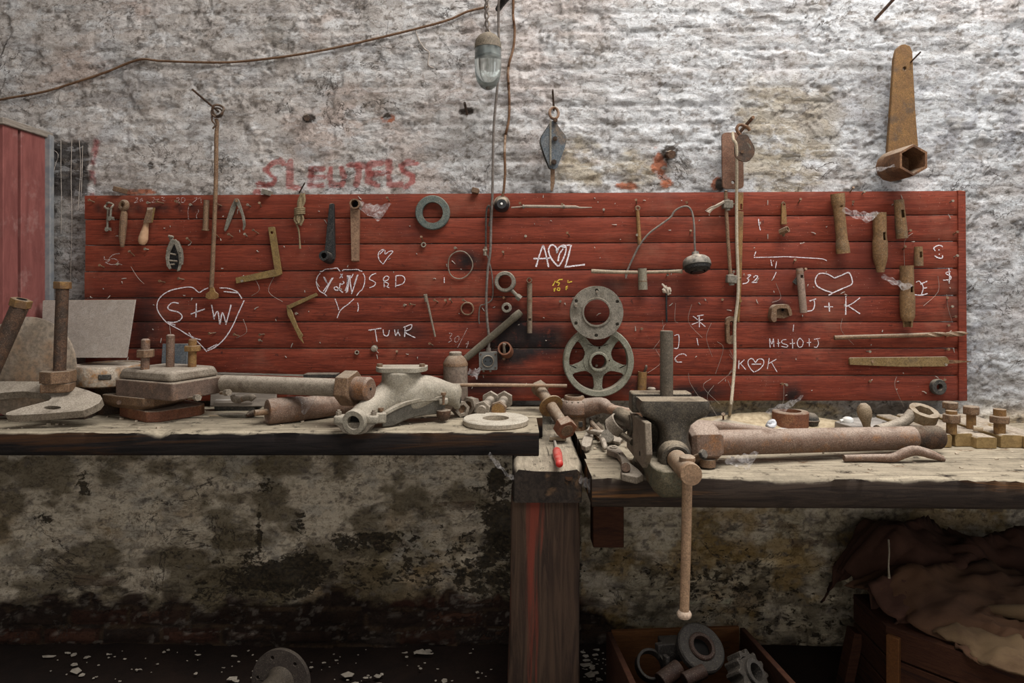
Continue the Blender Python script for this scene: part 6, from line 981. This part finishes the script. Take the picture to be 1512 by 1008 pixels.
ribbon('chalk_heart', z3([[(165,100),(200,98),(240,70),(330,62),(400,50),(425,75),(445,100)],[(475,98),(500,75),(600,75),(690,72),(720,90),(755,98)],[(170,125),(130,175),(115,250),(135,330),(170,380),(215,405),(265,445)],[(765,125),(790,180),(785,270),(755,350),(720,380),(675,440)],[(375,480),(405,560),(430,640)],[(640,480),(560,555),(490,605),(440,660),(405,748)],[(690,535),(702,600),(690,660)]]), 1.7, CHALK, 'chalk heart around Y & N')
ribbon('chalk_letters', z3([[(948,125),(880,155),(855,205),(900,230),(940,260),(920,300),(855,328)],[(1060,320),(1060,240),(1050,205),(1085,165),(1125,180),(1110,220),(1060,240),(1120,270),(1100,310),(1075,300)],[(1075,300),(1130,328)],[(1225,160),(1220,320)],[(1225,160),(1310,160),(1350,205),(1320,270),(1220,302)]]), 1.7, CHALK, 'chalk letters S & D')
ribbon('chalk_heart', [zm(p, 400, 260, 5.04) for p in [[(835,655),(805,620),(800,575),(825,548),(848,550),(850,580),(880,560),(908,560),(870,605),(835,655)],[(810,580),(845,545)]]], 1.6, CHALK, 'little crooked chalk heart')
ribbon('chalk_letters', [zm(p, 400, 400, 5.04) for p in [[(725,440),(825,425)],[(775,432),(790,525)],[(835,435),(842,475),(870,480),(882,440)],[(920,435),(930,480),(950,435)],[(950,435),(945,450),(962,482)],[(1000,410),(995,490)],[(985,420),(1045,398),(1040,430),(1000,455),(1075,497)]]], 1.8, CHALK, 'chalk word TUVR')
ribbon('chalk_number', [zm(p, 400, 400, 5.04) for p in [[(1325,462),(1347,468),(1332,495),(1345,515),(1318,532)],[(1390,485),(1370,500),(1372,528),(1395,520),(1400,490),(1388,483)],[(1462,425),(1390,570)],[(1450,545),(1472,525),(1455,572)]]], 1.2, CHALK_FAINT, 'faint chalk number 30/1')
ribbon('chalk_tick', [[(656,409),(656,417.5)],[(1029,499),(1031,510)],[(1172,479),(1171,489)],[(1120,323),(1121,333),(1123,340)]], 1.7, CHALK, 'short chalk ticks')
z4 = lambda l: [zm(p, 770, 350, 11.86) for p in l]
ribbon('chalk_letters', z4([[(380,140),(330,270),(255,520)],[(378,140),(420,270),(475,525)],[(210,375),(350,375),(510,365)],[(868,135),(830,300),(765,525)],[(755,525),(900,505),(1110,480)],[(620,280),(610,190),(560,140),(505,150),(475,230),(500,330),(570,440),(645,510)],[(620,270),(650,190),(700,150),(760,145),(780,200),(760,310),(700,440),(650,510)],[(700,160),(760,180)],[(730,200),(665,300),(640,420)],[(790,140),(860,140)]]), 2.9, CHALK, 'bold chalk A heart L')
ribbon('chalk_number', z4([[(595,765),(545,855)],[(725,740),(660,745),(615,795),(665,800),(640,850)],[(600,890),(560,915)],[(590,900),(572,950)],[(630,895),(630,930),(665,930),(670,895),(630,890)],[(812,750),(815,800)],[(885,775),(815,798)],[(810,860),(785,870),(780,925)],[(780,895),(810,890)]]), 2.0, CHALK_Y, 'yellow chalk figures 15 and 10')
z5 = lambda l: [zm(p, 1080, 370, 10.08) for p in l]
ribbon('chalk_line', z5([[(365,10),(340,80)],[(335,100),(600,95),(830,90),(1100,105),(1340,120),(1420,148)],[(585,135),(603,225)],[(672,160),(655,265)],[(668,320),(625,408)]]), 1.5, CHALK, 'long chalk line with ticks')
ribbon('chalk_number', z5([[(240,362),(290,365),(235,410),(260,430),(235,475),(165,492)],[(330,400),(355,372),(392,380),(360,430),(305,475)],[(305,475),(385,470)]]), 1.7, CHALK, 'chalk number 32')
ribbon('chalk_letters', z5([[(1160,750),(1260,715)],[(1225,725),(1238,800),(1210,880),(1130,900)],[(1450,768),(1460,905)],[(1380,832),(1512,836)]])+[zm(p, 1140, 400, 5.04) for p in [[(550,185),(548,325)],[(655,198),(600,240),(556,262)],[(570,262),(655,318)]]], 2.0, CHALK, 'chalk letters J + K')
ribbon('chalk_heart', [zm(p, 1140, 400, 5.04) for p in [[(465,52),(410,22),(350,20),(322,65),(335,110),(385,140),(445,162),(420,180)],[(465,52),(520,30),(570,12),(595,60),(590,100),(520,132),(445,165)]]], 2.2, CHALK, 'chalk heart above J + K')
z6 = lambda l: [zm(p, 1000, 440, 6.05) for p in l]
ribbon('chalk_letters', z6([[(830,440),(825,360),(845,410),(860,360),(863,435)],[(902,365),(905,435)],[(890,405),(920,398)],[(975,370),(940,375),(935,400),(985,420),(975,438),(930,430)],[(1028,365),(1032,448)],[(1005,405),(1052,402)],[(1090,360),(1072,395),(1085,435),(1115,430),(1125,390),(1100,360),(1090,360)],[(1178,360),(1180,432)],[(1158,398),(1195,394)],[(1222,368),(1275,358)],[(1250,362),(1262,405),(1245,438),(1222,435)]]), 1.4, CHALK, 'chalk letters M + S + O + J')
ribbon('chalk_letters', z6([[(552,550),(548,632)],[(600,550),(555,590)],[(562,580),(612,638)],[(822,535),(805,632)],[(885,545),(820,582)],[(840,570),(892,660)],[(697,575),(670,540),(640,550),(632,585),(655,630),(685,662)],[(697,578),(725,545),(765,548),(772,585),(740,630),(685,662)],[(665,590),(750,588)]]), 1.7, CHALK, 'chalk K heart K')
ribbon('chalk_letters', z6([[(178,160),(235,150)],[(195,155),(198,260)],[(190,200),(230,190)],[(140,160),(185,195)],[(130,235),(185,215)],[(205,215),(250,255)],[(-25,335),(14,332),(8,440),(-30,448)],[(82,515),(60,498),(15,505),(-20,540),(-5,568),(42,570)]]), 1.6, CHALK, 'chalk star and broken letters')
z7 = lambda l: [zm(p, 1340, 350, 10.08) for p in l]
ribbon('chalk_smiley', z7([[(525,142),(470,120),(395,155),(400,185),(412,205)],[(462,185),(475,195)],[(470,248),(474,260)],[(405,275),(440,300),(500,315),(520,300),(520,270)]]), 2.2, CHALK, 'sideways chalk smiley')
ribbon('chalk_letters', z7([[(125,668),(175,655),(205,690)],[(190,700),(295,655)],[(215,695),(235,760),(205,860)],[(235,760),(290,750)],[(100,855),(205,862),(300,838)],[(615,460),(625,580),(620,690)],[(640,510),(590,520),(575,545),(640,580),(645,620),(600,635),(530,640)]]), 1.9, CHALK, 'chalk JE and a dollar-like mark')
# ---------------------------------------------------------------- cobwebs
def web(label, a, b, sag, width, n=24, m=5, name='cobweb'):
    mb = MB(); V = []
    for j in range(m):
        for i in range(n):
            t = i/(n-1); p = Vector(a)*(1-t)+Vector(b)*t; s = 4*t*(1-t); f = j/(m-1); wv = width*(.35+.65*s)*(1+.25*math.sin(9*t+2*j)); V.append(p+Vector((.004*math.sin(7*t+j), -.012*f*s, -sag*s*(.35+.65*f)-wv*f*.8+.003*math.sin(23*t+j))))
    mb.add(V, [(j*n+i, j*n+i+1, (j+1)*n+i+1, (j+1)*n+i) for j in range(m-1) for i in range(n-1)]); return one(name, mb, WEB, label, 'cobweb', smooth=180)
web('white cobweb slung between the longest box spanner and its neighbour', PB(1244,306,.05), PB(1298,312,.05), .022, .025); web('white cobweb hanging from the tube wrench head to a nail', PB(530,296,.05), PB(576,299,.02), .030, .04)
web('long cobweb slung from the giant socket spanner to the wall', P(1328,241,.15), P(1238,254,.03), .012, .012); web('cobweb between the cut foot of one box spanner and the lowest one', PB(1302,404,.03), PB(1347,420,.056), .008, .028)
web('cobweb hanging under the massive shaft beside its hexagon head', Vector((.57,-.60,ZR+.035)), Vector((.66,-.585,ZR+.045)), .008, .035); web('faint cobweb strand from the tall bench to the cross beam end', Q(722,668,1.95), Q(762,706,1.875), .008, .012)
web('cobweb patch in the gap between cross beam and lower bench', Q(856,702,1.86), Q(876,705,1.77), .01, .03); web('bluish cobweb from the canister to the square socket', Q(692,545,2.30), P(710,542,.07), .008, .03); web('dusty cobweb fan rising from the sandy heap to the board', PB(1185,583,.005), P(1130,606,.03), .004, .03); web('cobweb stretched over the roller under the long shaft', Vector((-.70,-.30,.87)), Vector((-.60,-.33,.87)), .02, .04)
m = MB()
for l in ([(90,207),(90,255),(91,300),(90,345)],[(106,207),(105,260),(106,330),(104,420)],[(117,207),(119,250),(115,310)],[(122,215),(121,260),(120,290)],[(72,218),(86,228),(80,250),(76,290)]): m.tube(wallpts(l, .006, 4), .0010, 4)
o = one('cobweb_threads', m, WEBT, 'pale cobweb threads running down the dark wall patch beside the cabinet', 'cobweb'); o['kind'] = 'stuff'
m = MB()
for k in range(150):
    px, py = random.uniform(130,1412), random.uniform(288,588); a = random.uniform(0,6.3); l = random.choice([1.5,2,3,4,7]); b_ = (px+l*math.cos(a), py+l*math.sin(a)); o1 = random.uniform(.001,.004)
    m.tube([PB(px,py,.001), PB((px+b_[0])/2,(py+b_[1])/2+random.uniform(-1,1),o1), PB(*b_,.001)], [.0022,.0013,.0009] if random.random() < .5 else [.001,.0016,.001], 4)
for k in range(26):
    px, py = random.choice([(random.uniform(960,1080),random.uniform(420,580)), (random.uniform(140,420),random.uniform(300,520)), (random.uniform(1130,1400),random.uniform(300,580))]); m.tube([PB(px,py,.002), PB(px+random.uniform(-12,12),py+random.uniform(10,26),.006), PB(px+random.uniform(-22,22),py+random.uniform(24,52),.002)], .0006, 3, 4)
o = one('web_dust', m, WEBT, 'tufts of dusty cobweb caught all over the red board', 'cobweb'); o['kind'] = 'stuff'
# crumbs of rubble and dust lying on the benches
m = MB()
for k in range(420):
    if random.random() < .5: p = Vector((random.uniform(-1.55,.07), random.uniform(-.42,-.03), ZL-.001))
    else: p = Vector((random.uniform(.24,1.9), random.uniform(-.62,-.03), ZR-.001))
    r = random.choice([.002,.003,.003,.004,.006]); n = 5; a0 = random.random()*6; b_ = [p+Vector((r*random.uniform(.6,1.2)*math.cos(a0+2*PI*i/n), r*random.uniform(.6,1.2)*math.sin(a0+2*PI*i/n), 0)) for i in range(n)]; m.hull8(b_, [q+Vector((0,0,r*random.uniform(.4,1))) for q in b_])
o = one('crumbs', m, simple('plaster_crumb', (.48,.41,.32), .95, (.32,.25,.18), 200), 'crumbs of plaster and rust scattered on both bench tops', 'debris', smooth=0); o['kind'] = 'stuff'
m = MB(); nx, ny = 60, 14; V = []
for j in range(ny):
    for i in range(nx):
        x = .56+.80*i/(nx-1); y = -.012-.13*j/(ny-1); h = math.exp(-((x-.88)/.24)**2)*.040*(1-j/(ny-1))**1.6+.006*(1-j/(ny-1))*float(fbm(np.array([x*30]), np.array([y*30]), 600, 3)[0]); V.append((x, y, ZR+.0005+h*min(1,i/6,(nx-1-i)/6)))
m.add(V, [(j*nx+i, j*nx+i+1, (j+1)*nx+i+1, (j+1)*nx+i) for j in range(ny-1) for i in range(nx-1)])
o = one('sand_heap', m, simple('sandy_dust', (.54,.44,.30), .95, (.36,.28,.18), 60), 'sandy mortar dust heaped along the wall behind the bearing ring', 'dust', smooth=180); o['kind'] = 'stuff'

# ---------------------------------------------------------------- small pieces belong to the part that carries them
NEST = {'bench_vise': [('handle_end','handle'),('handle_knob','screw_head'),('plate_boss','slide_plate'),('plate_hole','slide_plate'),('clamp_screw_head','clamp_screw'),('jaw_face','front_jaw'),('side_pin','side_tube')],
 'wall_socket': [('screw','box'),('cable_gland','box'),('foot_screw','box'),('pin_hole','face')], 'gear_casting': [('cover_bolt','cover'),('clamp_bolt','lower_clamp'),('mouth_bore','mouth'),('flange_bolt','crescent_flange')],
 'tool_post': [('nut','stud'),('clamp_screw_head','clamp_screw'),('grub_screw','slide'),('side_lug','slide')], 'pulley_block': [('bolt','cheek'),('becket','strap')], 'pulley': [('pin','cheek')], 'ratchet_head': [('rivet','body'),('bore','collar'),('window','base')],
 'shell_block': [('rivet','shell'),('cross_pin','rear_shell')], 'flange_ring': [('lip','plate'),('bolt','plate')], 'threaded_spindle': [('centre_hole','threaded_end')], 'drum': [('tab','rim')], 'bolt': [('centre_hole','head'),('stub','head'),('hole','head'),('face','nut')], 'long_bolt': [('end_face','nut')],
 'clamp_rod': [('thumb_screw','clamp_block')], 'crate': [('packing','floor_board')], 'lamp_holder': [('centre_pin','body'),('rim','body')], 'lamp_pendant': [('frayed_end','flex'),('screw_socket','skirt')], 'wooden_box': [('corner_post','slat')], 'hanging_lamp': [('tip','glass')], 'flanged_pipe': [], 'batten': [('nail','strip')], 'screwdriver': [('ferrule','handle')], 'bench_trestle': [('knot_plug','cross_beam')], 'fork_spanner': [('stud','handle'),('eyelet','handle')], 'folded_cutter': [('pivot','broad_lever')], 'pry_fork': [('prong','bar')], 'hub_disc': [('hub','disc'),('shadow_floor','disc')], 'clamp_ring': [('lug','ring')], 'toothed_gear': [('hub','wheel')]}
base = lambda o: o.name.split('.')[0]
mid = lambda o: sum((Vector(c) for c in o.bound_box), Vector())/8
for r in [o for o in bpy.data.objects if o.parent is None and 'category' in o]:
    kids = list(r.children)
    for ch, pa in NEST.get(base(r), []):
        cand = [k for k in kids if base(k) == pa]
        for k in kids:
            if base(k) == ch and cand: k.parent = min(cand, key=lambda q: (mid(q)-mid(k)).length)
